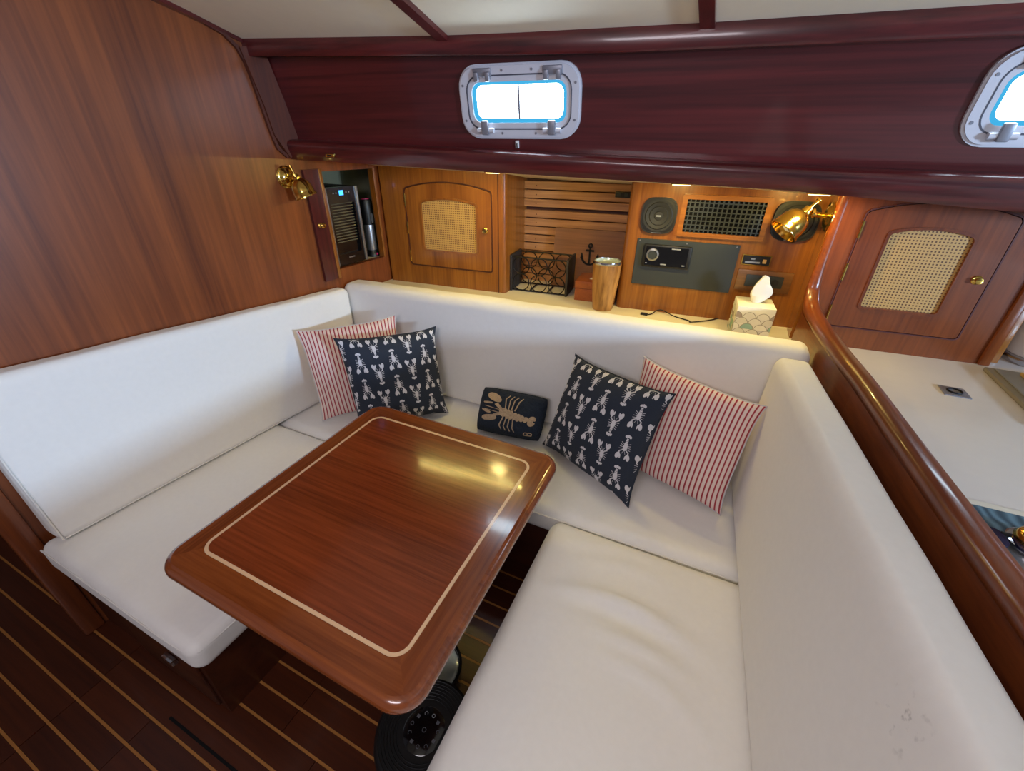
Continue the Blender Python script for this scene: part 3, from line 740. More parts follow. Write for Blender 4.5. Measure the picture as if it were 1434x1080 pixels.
# four mitred border boards
def cut_board(side):
    outer = loop2(*base, R0-.019, 10); inner = loop2(IX0-.0045, IX1+.0045, IY0-.0045, IY1+.0045, RI+.0045, 10)
    n = len(outer); cx, cy = (TX0+TX1)/2, (TY0+TY1)/2
    bm = B(); quads = []
    hw, hh = (IX1-IX0)/2, (IY1-IY0)/2
    def sec(p, q):
        x, y = ((p[0]+q[0])/2-cx), ((p[1]+q[1])/2-cy); ax = hw-abs(x); ay = hh-abs(y)
        if ay < ax: return 'n' if y < 0 else 'f'
        return 'l' if x < 0 else 'r'
    for i in range(n):
        j = (i+1) % n
        if sec(outer[i], outer[j]) != side: continue
        vs_ = [bm.verts.new((*outer[i], TZ)), bm.verts.new((*outer[j], TZ)), bm.verts.new((*inner[j], TZ)), bm.verts.new((*inner[i], TZ))]
        lo = [bm.verts.new((v.co.x, v.co.y, TZ-.028)) for v in vs_]
        bm.faces.new(vs_); bm.faces.new(lo[::-1])
        for k in range(4): bm.faces.new((vs_[k], vs_[(k+1) % 4], lo[(k+1) % 4], lo[k]))
    bmesh.ops.remove_doubles(bm, verts=bm.verts, dist=1e-5)
    return bm
for s_, mt in (('n', 'border_x'), ('f', 'border_x'), ('l', 'border_y'), ('r', 'border_y')):
    part(t, 'border_board', cut_board(s_), mt)
def hring(outer, inner, z0, z1):
    bm = B(); n = len(outer)
    a, b, c_, d = ([bm.verts.new((x, y, z)) for x, y in pts] for pts, z in ((outer, z1), (inner, z1), (outer, z0), (inner, z0)))
    for i in range(n):
        j = (i+1) % n
        for q in ((a[i], a[j], b[j], b[i]), (c_[i], d[i], d[j], c_[j]), (a[i], c_[i], c_[j], a[j]), (b[i], b[j], d[j], d[i])): bm.faces.new(q)
    return bm
part(t, 'inlay_line', hring(loop2(IX0-.0042, IX1+.0042, IY0-.0042, IY1+.0042, RI+.0042, 10), loop2(IX0+.0042, IX1-.0042, IY0+.0042, IY1-.0042, RI-.0042, 10), TZ-.02, TZ+.0003), 'inlay', label='pale maple inlay line')
bm = B(); pts = loop2(IX0+.0045, IX1-.0045, IY0+.0045, IY1-.0045, RI-.0045, 10)
a = [bm.verts.new((x, y, TZ)) for x, y in pts]; b = [bm.verts.new((x, y, TZ-.02)) for x, y in pts]; bm.faces.new(a); bm.faces.new(b[::-1])
for i in range(len(pts)): j = (i+1) % len(pts); bm.faces.new((a[i], a[j], b[j], b[i]))
part(t, 'field_panel', bm, 'table_x')
bm = B(); box(bm, -1.0, -.92, .262, .29, TZ-.066, TZ-.044, .004); part(t, 'leaf_slide', bm, 'sole_x', 40)
bm = B(); lathe(bm, [(0, 0), (.15, 0), (.15, .015), (.10, .03), (.045, .05), (.04, .08), (.04, .56), (.06, .60), (.14, .64), (.14, .655), (0, .655)], Matrix.Translation((-.72, .78, 0)), 28); part(t, 'pedestal', bm, 'alu_dark', 40)

# ---- scatter pillows
def pillow_surface(c, thick, pinch=.055, expo=.5, lump=0.0):
    BL, BR, TR, TL = [V(p) for p in c]
    nrm = ((BR-BL)+(TR-TL)).cross((TL-BL)+(TR-BR)).normalized()
    if nrm.dot(CAM-BL) < 0: nrm = -nrm
    def f(u, v, side):
        # u, v in -1..1; sides drawn in between the corners
        uu = u*(1-pinch*(1-v**4)*abs(u)**3); vv = v*(1-pinch*(1-u**4)*abs(v)**3)
        a, b = (uu+1)/2, (vv+1)/2
        p = BL.lerp(BR, a).lerp(TL.lerp(TR, a), b)
        h = thick/2*(max(0, 1-u*u)*max(0, 1-v*v))**expo*(1 + .10*noise.noise(V((u*2.2+thick*40, v*2.2, side))))
        return p + nrm*(h+lump*noise.noise(V((u*7, v*7, side)))*(1-u**4)*(1-v**4))*side
    return f, nrm
def pillow(name, label, c, thick, mat, pinch=.055, group=None, stripe=False, expo=.5, lump=0.0):
    f, nrm = pillow_surface(c, thick, pinch, expo, lump); N = 26
    base_ = (V(c[0])+V(c[1]))/2
    t = thing(name, label, 'pillow', MI, base_, group)
    bm = B(); lay = bm.verts.layers.float.new('st')
    g = {}
    cs = [math.sin(PI/2*(-1+2*i/N)) for i in range(N+1)]
    for s in (1, -1):
        for i in range(N+1):
            for j in range(N+1):
                edge = i in (0, N) or j in (0, N)
                if s == -1 and edge: g[(s, i, j)] = g[(1, i, j)]; continue
                v = bm.verts.new(f(cs[i], cs[j], s)); v[lay] = (cs[i]+1)/2; g[(s, i, j)] = v
        for i in range(N):
            for j in range(N): bm.faces.new((g[(s, i, j)], g[(s, i+1, j)], g[(s, i+1, j+1)], g[(s, i, j+1)]))
    part(t, 'cover', bm, mat, 80)
    bm = B(); pth = [f(-1, 1-2*i/16, 1) for i in range(16)] + [f(-1+2*i/16, -1, 1) for i in range(16)] + [f(1, -1+2*i/16, 1) for i in range(16)] + [f(1-2*i/16, 1, 1) for i in range(16)]
    tube(bm, pth, .0028, 6, True); part(t, 'seam', bm, mat if not stripe else 'print_white', 60)
    return t, f
def ell(cx, cy, rx, ry, ang=0, n=12):
    ca, sa = math.cos(ang), math.sin(ang)
    return [(cx+rx*math.cos(2*PI*i/n)*ca-ry*math.sin(2*PI*i/n)*sa, cy+rx*math.cos(2*PI*i/n)*sa+ry*math.sin(2*PI*i/n)*ca) for i in range(n)]
def bar(x0, y0, x1, y1, w):
    d = math.hypot(x1-x0, y1-y0); a, b = -(y1-y0)/d*w/2, (x1-x0)/d*w/2
    return [(x0+a, y0+b), (x1+a, y1+b), (x1-a, y1-b), (x0-a, y0-b)]
def lobster():
    """unit lobster seen from above, claws up, about 1 tall"""
    P = []
    P.append([(0, .16), (.07, .08), (.075, -.04), (.055, -.12), (-.055, -.12), (-.075, -.04), (-.07, .08)])
    for k in range(4): y = -.135-.055*k; w = .058-.007*k; P.append([(-w, y+.022), (w, y+.022), (w*.92, y-.022), (-w*.92, y-.022)])
    P += [ell(0, -.41, .04, .06), ell(-.065, -.39, .045, .055, .6), ell(.065, -.39, .045, .055, -.6)]
    for s in (-1, 1):
        P.append(bar(s*.05, .10, s*.17, .19, .035)); P.append(bar(s*.165, .17, s*.15, .26, .04))
        P.append(ell(s*.185, .355, .072, .125, -s*.28, 14)); P.append(ell(s*.098, .37, .028, .085, s*.12))
        for k in range(4): P.append(bar(s*.06, .06-.055*k, s*(.20-.012*k), .09-.085*k, .016))
        P.append(bar(s*.02, .15, s*.07, .27, .011))
    return P
def print_on(bm, f, polys, cx, cy, sc, rot, asp=1.0, off=.0016, clip=.985):
    ca, sa = math.cos(rot), math.sin(rot)
    for pi, P in enumerate(polys):
        q = []
        for x, y in P:
            u, v = cx+(x*ca-y*sa)*sc, cy+(x*sa+y*ca)*sc*asp
            q.append((u, v))
        if all(abs(u) > clip or abs(v) > clip for u, v in q): continue
        q = [(max(-clip, min(clip, u)), max(-clip, min(clip, v))) for u, v in q]
        mu, mv = sum(a for a, _ in q)/len(q), sum(b for _, b in q)/len(q)
        e = .004
        def pt(u, v):
            p = f(u, v, 1); n_ = (f(min(u+e, 1), v, 1)-f(u-e, v, 1)).cross(f(u, min(v+e, 1), 1)-f(u, v-e, 1)).normalized()
            if n_.dot(CAM-p) < 0: n_ = -n_
            return p+n_*(off+.00002*pi)
        cv = bm.verts.new(pt(mu, mv)); vs_ = [bm.verts.new(pt(u, v)) for u, v in q]
        for i in range(len(vs_)): bm.faces.new((cv, vs_[i], vs_[(i+1) % len(vs_)]))
def lobster_pillow(label, c, ph=0.0):
    t, f = pillow('throw_pillow', label, c, .16, 'navy', .085)
    LB = lobster(); bm = B()
    for i in range(-4, 5):
        for j in range(-3, 4):
            u = i*.325+ph; v = j*.545 + (.20 if i % 2 else -.07) + ph*.5
            print_on(bm, f, LB, u, v, .46, (0 if i % 2 else PI)+.04)
    o = part(t, 'lobster_print', bm, 'print_white', label='off white printed lobsters'); o['kind'] = 'stuff'
    return t
def at_z(u, v, z): return onz(u, v, z)
SZ = ST+.012
strL = [at_z(452, 590, SZ), at_z(577, 566, SZ)+V((0, .02, 0)), V((-1.300, 1.484, .886)), V((-1.604, 1.178, .864))]
pillow('throw_pillow', 'red and white striped pillow leaning in the corner by the bulkhead', strL, .13, 'ticking', .075, stripe=True)
lobL = [at_z(503, 604, SZ), at_z(628, 578, SZ), at_z(610, 457, .865), at_z(467, 474, .875)]
lobster_pillow('navy pillow printed with white lobsters, beside the table corner near the bulkhead', lobL)
strR = [p + V((-.012, -.008, 0)) for p in (V((-.205, 1.42, SZ)), at_z(1014, 721, SZ), at_z(1080, 569, .865), at_z(907, 499, .905))]
pillow('throw_pillow', 'red and white striped pillow leaning against the galley side cushion', strR, .125, 'ticking', .075, stripe=True)
lobR = [at_z(760, 622, SZ), at_z(880, 711, SZ), at_z(946, 552, .872), at_z(806, 496, .872)]
lobster_pillow('navy pillow printed with white lobsters, tilted in front of a striped pillow', lobR, .06)
# hooked wool lobster pillow
SP = [at_z(669, 600, SZ+.008), at_z(753, 617, SZ+.008), at_z(766, 560, .640), at_z(680, 543, .640)]
t, f = pillow('hooked_pillow', 'small dark hooked wool pillow with a tan lobster and letter B', SP, .12, 'wool_navy', -.05, expo=.36, lump=.005)
bm = B(); LB = []
for k in range(6): LB.append(ell(.30-.105*k if False else .02+.105*k, -.02-.012*k, .075, .20-.016*k))      # tail segments
LB += [ell(-.12, .02, .14, .17), ell(.68, -.10, .07, .20), ell(.74, .02, .05, .10, .5), ell(.74, -.22, .05, .10, -.5)]
for s in (-1, 1):
    LB += [bar(-.22, s*.10+.02, -.42, s*.24+.04, .10), ell(-.52, s*.40+.08, .24, .13, s*-.35, 16), ell(-.66, s*.17+.08, .15, .05, s*.25)]
    for k in range(4): LB.append(bar(-.10+.10*k, s*.15, -.16+.13*k, s*.52, .035)); LB.append(bar(-.16+.13*k, s*.52, -.08+.13*k, s*.66, .030))
    LB.append(bar(-.25, s*.05+.02, -.72, s*.06+.04, .022))
print_on(bm, f, LB, .0, .06, 1.04, -.06, 1.12, .004, .97)
o = part(t, 'hooked_lobster', bm, 'wool_tan', label='tan hooked lobster')
bm = B(); B_ = [bar(0, 0, 0, 1, .14), bar(0, 0, .4, .02, .14), bar(0, .5, .4, .5, .14), bar(0, 1, .36, .98, .14), bar(.44, .06, .44, .44, .14), bar(.40, .56, .40, .94, .14)]
print_on(bm, f, B_, .80, -.78, .22, PI/2, 1.3, .003, .97); part(t, 'letter_b', bm, 'wool_tan', label='tan letter B')

# ================================================================== SMALL THINGS ON THE WALLS AND LEDGE
def brass_lamp(name, label, M, base_p, base_n, joint, shade_dir, sc=1.0):
    bp, bn, jp, sd = V(base_p), V(base_n).normalized(), V(joint), V(shade_dir).normalized()
    t = thing(name, label, 'lamp', MI, bp)
    bm = B(); lathe(bm, [(0, 0), (.040*sc, 0), (.041*sc, .004), (.036*sc, .008), (.034*sc, .006), (.028*sc, .008), (.024*sc, .014), (.012*sc, .018), (0, .02)], align(bp, bn), 28); part(t, 'base_plate', bm, 'brass', 40)
    bm = B(); rod(bm, bp+bn*.01, jp, .0075*sc, 12); rod(bm, jp-bn*.030, jp-bn*.022, .013*sc, 14); part(t, 'arm', bm, 'brass', 40)
    bm = B(); lathe(bm, [(0, -.016), (.012, -.013), (.016, -.004), (.016, .004), (.012, .013), (0, .016)], align(jp, bn), 16); part(t, 'swivel_joint', bm, 'brass', 40)
    s0 = jp - sd*.012
    bm = B(); k = sc
    lathe(bm, [(0, -.006*k), (.012*k, -.006*k), (.013*k, .012*k), (.020*k, .014*k), (.026*k, .019*k), (.034*k, .028*k), (.039*k, .042*k), (.041*k, .06*k), (.042*k, .072*k), (.045*k, .076*k), (.045*k, .080*k), (.041*k, .080*k), (.038*k, .06*k), (.034*k, .036*k), (.018*k, .024*k), (0, .022*k)], align(s0, sd), 28)
    sh = part(t, 'lamp_shade', bm, 'brass', 50)
    bm = B(); lathe(bm, [(0, .034*k), (.012*k, .04*k), (.017*k, .056*k), (.012*k, .070*k), (0, .074*k)], align(s0, sd), 16); sub(sh, 'bulb', bm, 'white_plastic', 60)
    bm = B(); rod(bm, s0-sd*.004, s0-sd*.034*k, .0045*k, 10); lathe(bm, [(0, 0), (.007*k, .002), (.007*k, .008), (0, .01)], align(s0-sd*.032*k, -sd), 12); part(t, 'switch_knob', bm, 'brass', 50)
    return t
bp = onplane(400, 248, BO, -BYV)
n = -BYV
jl = onplane(416, 251, BO+n*.062, n)
tip = onplane(431, 279, BO+n*.085, n)
brass_lamp('wall_lamp', 'brass reading lamp on the bulkhead beside the wine fridge', MB, bp, n, jl, tip-jl, 1.05)
bp = V((.337, 1.985, 1.365)); jl = onplane(1127, 298, V((.25, 1.93, 1.37)), V((0, 1, 0))); tip = onplane(1096, 325, V((.15, 1.90, 1.3)), V((0, 1, 0)))
brass_lamp('wall_lamp', 'brass reading lamp in front of a speaker by the galley post', MI, bp, V((-1, -.10, 0)), jl, tip-jl, 1.25)
bp_, jl_ = bp, jl

# open locker door with knob beside the recess
hx = OX0-.004
dn = thing('door_1', 'narrow dark mahogany door with brass knob open beside wine fridge', None, MB, (hx, 0, OZ0-.02)); dn['kind'] = 'structure'
bm = B(); x, z = bl(440, 240)
prism(bm, [(hx-.002, OZ0-.035), (hx-.075, OZ0-.035), (hx-.075, OZ1+.012), (hx-.002, OZ1+.012)], -.016, -.002); part(dn, 'door_leaf', bm, 'mahog_z', 40)
bm = B(); box(bm, hx-.002, hx+.014, -.020, -.001, OZ0-.035, OZ1+.012, .002); part(dn, 'door_edge', bm, 'teak_z', 40)
kx, kz = bl(446, 315)
bm = B(); lathe(bm, [(0, 0), (.012, 0), (.010, .004), (.005, .007), (.005, .014), (.011, .018), (.012, .023), (.008, .028), (0, .029)], align((kx-.002, -.016, kz), (0, -1, 0)), 16); part(dn, 'knob', bm, 'brass', 40)
bm = B(); box(bm, hx+.013, hx+.020, -.018, -.010, OZ0+.13, OZ0+.20, .002); part(dn, 'catch_plate', bm, 'chrome', 40)

# wine fridge (inside the recess)
fx0 = bl(453, 300, .05)[0]; fx1 = bl(500, 310, .05)[0]; fz0, fz1 = OZ0-.0005, OZ0+.365
t = thing('wine_fridge', 'slim black wine fridge with blue display inside the bulkhead recess', 'fridge', MB, ((fx0+fx1)/2, .2, fz0))
bm = B(); box(bm, fx0, fx1, .085, .34, fz0+.008, fz1, .004); part(t, 'cabinet', bm, 'black', 40)
bm = B(); ring(bm, rrect(fx0, fx1, fz0+.008, fz1, .003), rrect(fx0+.026, fx1-.026, fz0+.06, fz1-.07, .004), .052, .083); d = part(t, 'door', bm, 'black_gloss')
for a in ((fx0-.002, fx0+.012), (fx1-.012, fx1+.002)):
    bm = B(); box(bm, a[0], a[1], .046, .083, fz0+.008, fz1, .002); sub(d, 'steel_edge', bm, 'silver', 40)
bm = B(); box(bm, fx0+.02, fx1-.02, .066, .070, fz0+.055, fz1-.06); sub(d, 'glass', bm, 'black_gloss')
for k in range(14):
    zz = fz0+.115+k*.0135; bm = B(); box(bm, fx0+.03, fx1-.03, .0625, .065, zz, zz+.0045); part(t, 'shelf_wire', bm, 'wire_dim')
xm = (fx0+fx1)/2
bm = B(); box(bm, xm-.012, xm+.012, .050, .0515, fz1-.035, fz1-.014); part(t, 'display', bm, 'display_blue', label='lit blue temperature display')
for dx in (-.046, -.030, .030, .046):
    bm = B(); rod(bm, (xm+dx, .0515, fz1-.024), (xm+dx, .0505, fz1-.024), .0035, 8); part(t, 'touch_button', bm, 'grey_plastic')
bm = B(); box(bm, xm-.018, xm+.018, .0505, .0515, fz0+.038, fz0+.044); part(t, 'nameplate', bm, 'silver')
for dx in (.02, -.02):
    bm = B(); xx = fx0+.02 if dx > 0 else fx1-.02; rod(bm, (xx, .10, fz0), (xx, .10, fz0+.009), .008, 8); part(t, 'foot', bm, 'black')
t.location += -BYV*.034
# electric corkscrew on its stand
ex = bl(521, 350, .08)[0]+.004; ez = OZ0-.0015
t = thing('electric_corkscrew', 'silver and black electric corkscrew standing on charging base', 'corkscrew', MB, (ex, .08, ez))
tr = Matrix.Translation((ex, .08, ez))
bm = B(); lathe(bm, [(0, 0), (.034, 0), (.034, .012), (.028, .02), (.024, .034), (0, .034)], tr, 20); part(t, 'charging_base', bm, 'black', 40)
bm = B(); lathe(bm, [(0, .035), (.026, .035), (.027, .05), (.027, .16), (.026, .165), (0, .165)], tr, 20); part(t, 'lower_body', bm, 'silver', 40)
bm = B(); lathe(bm, [(0, .166), (.028, .166), (.031, .22), (.030, .284), (.026, .292), (0, .292)], tr, 20); h_ = part(t, 'handle', bm, 'black', 40)
bm = B(); prism(bm, ell(ex, ez+.20, .009, .026), .08-.0335, .08-.026); sub(h_, 'thumb_switch', bm, 'silver')
bm = B(); lathe(bm, [(0, .2921), (.020, .2921), (.020, .295), (0, .295)], tr, 16); sub(h_, 'red_cap', bm, 'red_led')
bm = B(); rod(bm, (ex, .08-.0342, ez+.014), (ex, .08-.033, ez+.014), .006, 10); part(t, 'charge_light', bm, 'red_led')

# speakers
def speaker(label, u0, v0, u1, v1):
    (xa, za), (xb_, zb) = wl(u0, (v0+v1)/2), wl(u1, (v0+v1)/2); zt, zb2 = wl((u0+u1)/2, v0)[1], wl((u0+u1)/2, v1)[1]
    xm, zm, w, h = (xa+xb_)/2, (zt+zb2)/2, (xb_-xa)/2, (zt-zb2)/2
    t = thing('wall_speaker', label, 'speaker', MW, (xm, 0, zm-h), None)
    def sq(s, n=40):   # squircle outline
        out = []
        for i in range(n):
            a = 2*PI*i/n; c_, s_ = math.cos(a), math.sin(a); r = (abs(c_)**3.4+abs(s_)**3.4)**(-1/3.4); out.append((xm+c_*r*w*s, zm+s_*r*h*s))
        return out
    bm = B(); prism(bm, sq(1.0), -.010, 0); part(t, 'housing', bm, 'black', 40)
    bm = B(); ring(bm, sq(.985), sq(.93), -.016, -.009); part(t, 'rim', bm, 'rubber', 40)
    bm = B(); lathe(bm, [(0, .004), (.018*w/.08, .003), (.02*w/.08, 0), (.04*w/.08, .003), (.043*w/.08, .0), (.058*w/.08, .003), (.062*w/.08, .0), (.072*w/.08, .001)], align((xm, -.0105, zm), (0, -1, 0)), 36); part(t, 'grille', bm, 'rubber', 30)
    bm = B(); box(bm, xm-.010, xm+.010, -.0155, -.0145, zm-.003, zm+.003); part(t, 'badge', bm, 'grey_plastic')
    bm = B(); box(bm, xm-.022, xm+.022, -.0175, -.016, zm-h*.955, zm-h*.92); part(t, 'maker_strip', bm, 'silver')
    return t
speaker('black squircle speaker between the niche pillar and the air vent', 898, 276, 948, 327)
speaker('black squircle speaker behind the brass lamp', 1081, 281, 1147, 338)
# vent
(vx0, vz), (vx1, _) = wl(952, 303), wl(1077, 305); vzt = wl(1018, 274)[1]; vzb = wl(1008, 334)[1]
t = thing('air_vent', 'black louvred air vent in a teak frame', 'vent', MW, ((vx0+vx1)/2, 0, vzb))
bm = B(); ring(bm, rrect(vx0, vx1, vzb, vzt, .008), rrect(vx0+.020, vx1-.020, vzb+.018, vzt-.018, .003), -.014, -.0005); part(t, 'vent_frame', bm, 'teak_x', 40)
bm = B(); box(bm, vx0+.018, vx1-.018, -.0015, -.0005, vzb+.016, vzt-.016); part(t, 'backing', bm, 'black_matt')
for k in range(7):
    zz = vzb+.03+(vzt-vzb-.06)*k/6; bm = B(); box(bm, vx0+.02, vx1-.02, -.0110, -.0080, zz-.0022, zz+.0022); part(t, 'rear_louvre', bm, 'charcoal')
nv = 16
for k in range(nv):
    xx = vx0+.032+(vx1-vx0-.064)*k/(nv-1); bm = B(); box(bm, xx-.0026, xx+.0026, -.012, -.0085, vzb+.018, vzt-.018); part(t, 'fin', bm, 'charcoal')
# stereo panel
(sx0, _), (sx1, _) = wl(888, 368), wl(1029, 375); szt = (wl(893, 335)[1]+wl(1037, 341)[1])/2; szb = (wl(884, 398)[1]+wl(1020, 408)[1])/2
t = thing('stereo_panel', 'flat charcoal mounting panel holding the marine stereo', 'panel', MW, ((sx0+sx1)/2, 0, szb))
bm = B(); box(bm, sx0, sx1, -.006, -.0005, szb, szt, .0015, 1); part(t, 'plate', bm, 'charcoal')
for xx in (sx0+.012, (sx0+sx1)/2, sx1-.012):
    bm = B(); rod(bm, (xx, -.0075, szt-.009), (xx, -.0055, szt-.009), .0035, 8); part(t, 'screw', bm, 'silver')
(qx0, qz1), (qx1, qz0) = wl(903, 343), wl(964, 374)
qz1 = wl(933, 342.5)[1]; qz0 = wl(930, 374)[1]
t = thing('marine_stereo', 'black marine stereo with silver ringed volume knob', 'stereo', MW, ((qx0+qx1)/2, -.006, qz0))
bm = B(); box(bm, qx0, qx1, -.022, -.0062, qz0, qz1, .005); part(t, 'body', bm, 'black', 40)
bm = B(); box(bm, qx0+.010, qx1-.012, -.0235, -.0215, qz0+.008, qz1-.008, .001, 1); part(t, 'screen', bm, 'black_gloss')
kx, kz = wl(914, 356, -.02)
bm = B(); lathe(bm, [(.019, 0), (.026, 0), (.026, .012), (.020, .014), (.019, .012)], align((kx, -.0232, kz), (0, -1, 0)), 28); k_ = part(t, 'volume_knob', bm, 'silver', 40)
bm = B(); lathe(bm, [(0, .010), (.0195, .010), (.0195, 0)], align((kx, -.0232, kz), (0, -1, 0)), 24); sub(k_, 'knob_centre', bm, 'charcoal', 40)
for xx, zz, w in (((qx0+qx1)/2+.035, qz1-.013, .018), ((qx0+qx1)/2-.008, qz0+.016, .012), (qx1-.024, qz0+.017, .006), (qx0+.018, qz0+.017, .004)):
    bm = B(); box(bm, xx-w, xx+w, -.0242, -.0236, zz-.0022, zz+.0022); part(t, 'screen_mark', bm, 'grey_plastic')
# small media plate
(ax0, az), (ax1, _) = wl(1038, 364), wl(1080, 366); azt = wl(1060, 357)[1]; azb = wl(1058, 372)[1]
t = thing('media_plate', 'small black card slot plate with brass rim and orange socket', 'panel', MW, ((ax0+ax1)/2, 0, azb))
bm = B(); box(bm, ax0, ax1, -.004, -.0005, azb, azt, .001, 1); part(t, 'rim', bm, 'brass')
bm = B(); box(bm, ax0+.005, ax1-.005, -.006, -.0035, azb+.004, azt-.004, .001, 1); part(t, 'plate', bm, 'black')
bm = B(); box(bm, ax0+.015, ax0+.070, -.0072, -.0058, azb+.010, azb+.017); part(t, 'card_slot', bm, 'grey_plastic')
bm = B(); box(bm, ax0+.035, ax0+.050, -.0068, -.0058, azb+.024, azb+.030); part(t, 'symbol', bm, 'grey_plastic')
bm = B(); box(bm, ax1-.032, ax1-.018, -.0075, -.0058, azb+.012, azb+.028, .001, 1); part(t, 'socket', bm, 'cutboard')
# outlet plate
(ax0, az), (ax1, _) = wl(1030, 392), wl(1108, 396); azt = wl(1070, 379)[1]; azb = wl(1066, 408)[1]
t = thing('outlet_plate', 'wooden plate with dark power socket and round switch behind tissue box', 'panel', MW, ((ax0+ax1)/2, 0, azb))
bm = B(); box(bm, ax0, ax1, -.010, -.0005, azb, azt, .003); part(t, 'wood_plate', bm, 'walnut_x', 40)
bm = B(); box(bm, ax0+.035, ax1-.032, -.014, -.0095, azb+.020, azt-.018, .002); part(t, 'socket_body', bm, 'charcoal', 40)
bm = B(); rod(bm, (ax1-.062, -.0175, (azb+azt)/2), (ax1-.062, -.0135, (azb+azt)/2), .014, 18); part(t, 'round_switch', bm, 'rubber', 40)
bm = B(); box(bm, ax0+.085, ax0+.112, -.016, -.0138, azb+.028, azt-.026, .001); part(t, 'rocker', bm, 'rubber')
# niche outlet
(ax0, _), (ax1, _) = wl(862, 272, SLAT-.012), wl(884, 273, SLAT-.012); az = wl(872, 272.5, SLAT-.012)[1]
t = thing('niche_outlet', 'small black socket strip on the pale slats of the niche', 'outlet', MW, ((ax0+ax1)/2, SLAT-.012, az-.012))
bm = B(); box(bm, ax0, ax1+.02, SLAT-.026, SLAT-.0125, az-.013, az+.013, .002); part(t, 'housing', bm, 'black', 40)
for q in (.25, .7):
    bm = B(); xx = ax0+(ax1-ax0)*q; box(bm, xx-.008, xx+.008, SLAT-.028, SLAT-.0255, az-.008, az+.008, .001); part(t, 'switch', bm, 'charcoal')

# ---- things on the ledge and in the niche
LZ = .9005
# wine rack
fl, fr = onz(712, 407, LZ), onz(793, 417, LZ)
rx = MW.inverted() @ fl; r0 = rx.x+.004; r1 = (MW.inverted() @ fr).x-.002; ry0 = rx.y+.006; ry1 = ry0+.160; rh = .185
t = thing('wine_rack', 'black wire ring wine rack with leather sides in the niche', 'rack', MW, ((r0+r1)/2, (ry0+ry1)/2, LZ))
for a, b in ((r0, r0+.012), (r1-.012, r1)):
    bm = B(); box(bm, a, b, ry0, ry1, LZ, LZ+rh, .002); part(t, 'side_panel', bm, 'leather', 40)
for y in (ry0+.012, ry1-.012):
    for zz in (LZ+.006, LZ+rh-.008):
        bm = B(); rod(bm, (r0+.012, y, zz), (r1-.012, y, zz), .004, 8); part(t, 'rail', bm, 'iron', 40)
    wc = (r1-r0-.024)/3; hc = (rh-.014)/2
    for i in range(3):
        for j in range(2):
            cx, cz = r0+.012+wc*(i+.5), LZ+.006+hc*(j+.5); rr = min(wc, hc)/2*1.02
            bm = B(); tube(bm, [(cx+rr*math.cos(2*PI*k/24), y, cz+rr*math.sin(2*PI*k/24)) for k in range(24)], .0028, 6, True); part(t, 'ring', bm, 'iron', 60)
for i in (1, 2):
    bm = B(); rod(bm, (r0+.012+wc*i, ry0+.012, LZ+.006), (r0+.012+wc*i, ry1-.012, LZ+.006), .0035, 8); part(t, 'cross_wire', bm, 'iron', 40)
# wooden box
w0 = MW.inverted() @ onz(803, 421, LZ); bx0 = w0.x; by0 = w0.y+.012; bx1 = bx0+.20; by1 = by0+.165; bh = .098
t = thing('wooden_box', 'reddish wooden box with a white label in the niche beside tumbler', 'box', MW, ((bx0+bx1)/2, (by0+by1)/2, LZ))
bm = B(); box(bm, bx0, bx1, by0, by1, LZ, LZ+bh*.62, .002); part(t, 'box_body', bm, 'boxwood_y', 40)
bm = B(); box(bm, bx0-.001, bx1+.001, by0-.001, by1+.001, LZ+bh*.62+.001, LZ+bh, .003); part(t, 'lid', bm, 'boxwood_y', 40)
bm = B(); box(bm, bx0+.060, bx0+.105, by0+.05, by0+.075, LZ+bh, LZ+bh+.0008); part(t, 'label_sticker', bm, 'tissue')
# anchor board leaning on the slats
(px0, pz1), (px1_, _) = wl(778, 322, SLAT-.035), wl(876, 322, SLAT-.035)
t = thing('anchor_board', 'walnut board with a dark anchor leaning on the niche slats', 'board', MW, ((px0+px1_)/2, SLAT-.05, LZ))
tz = wl(825, 322, SLAT-.035)[1]
bm = B(); hexa(bm, [V(p) for p in ((px0-.005, SLAT-.060, LZ), (px1_+.04, SLAT-.060, LZ), (px1_+.04, SLAT-.042, LZ), (px0-.005, SLAT-.042, LZ), (px0, SLAT-.034, tz), (px1_+.04, SLAT-.034, tz), (px1_+.04, SLAT-.016, tz), (px0, SLAT-.016, tz))]); part(t, 'panel', bm, 'board_x')
acx, acz = wl(826, 355, SLAT-.05)
bm = B()
ya, yb = SLAT-.056, SLAT-.046
def ap(pts): prism(bm, pts, ya, yb)
K = .66; A0 = acz-.055
ap(bar(acx, A0, acx, A0+.125*K, .012*K)); ap(bar(acx-.032*K, A0+.105*K, acx+.032*K, A0+.105*K, .011*K))
ring(bm, ell(acx, A0+.142*K, .018*K, .018*K), ell(acx, A0+.142*K, .010*K, .010*K), ya, yb)
for s in (-1, 1):
    for k in range(5):
        a0, a1 = -PI/2+s*k*.26, -PI/2+s*(k+1)*.26; ap(bar(acx+.062*K*math.cos(a0), A0+.06*K+.062*K*math.sin(a0), acx+.062*K*math.cos(a1), A0+.06*K+.062*K*math.sin(a1), .013*K))
    ap([(acx+s*.050*K, A0+.050*K), (acx+s*.074*K, A0+.042*K), (acx+s*.064*K, A0+.085*K)])
part(t, 'anchor', bm, 'iron', label='dark metal anchor emblem')
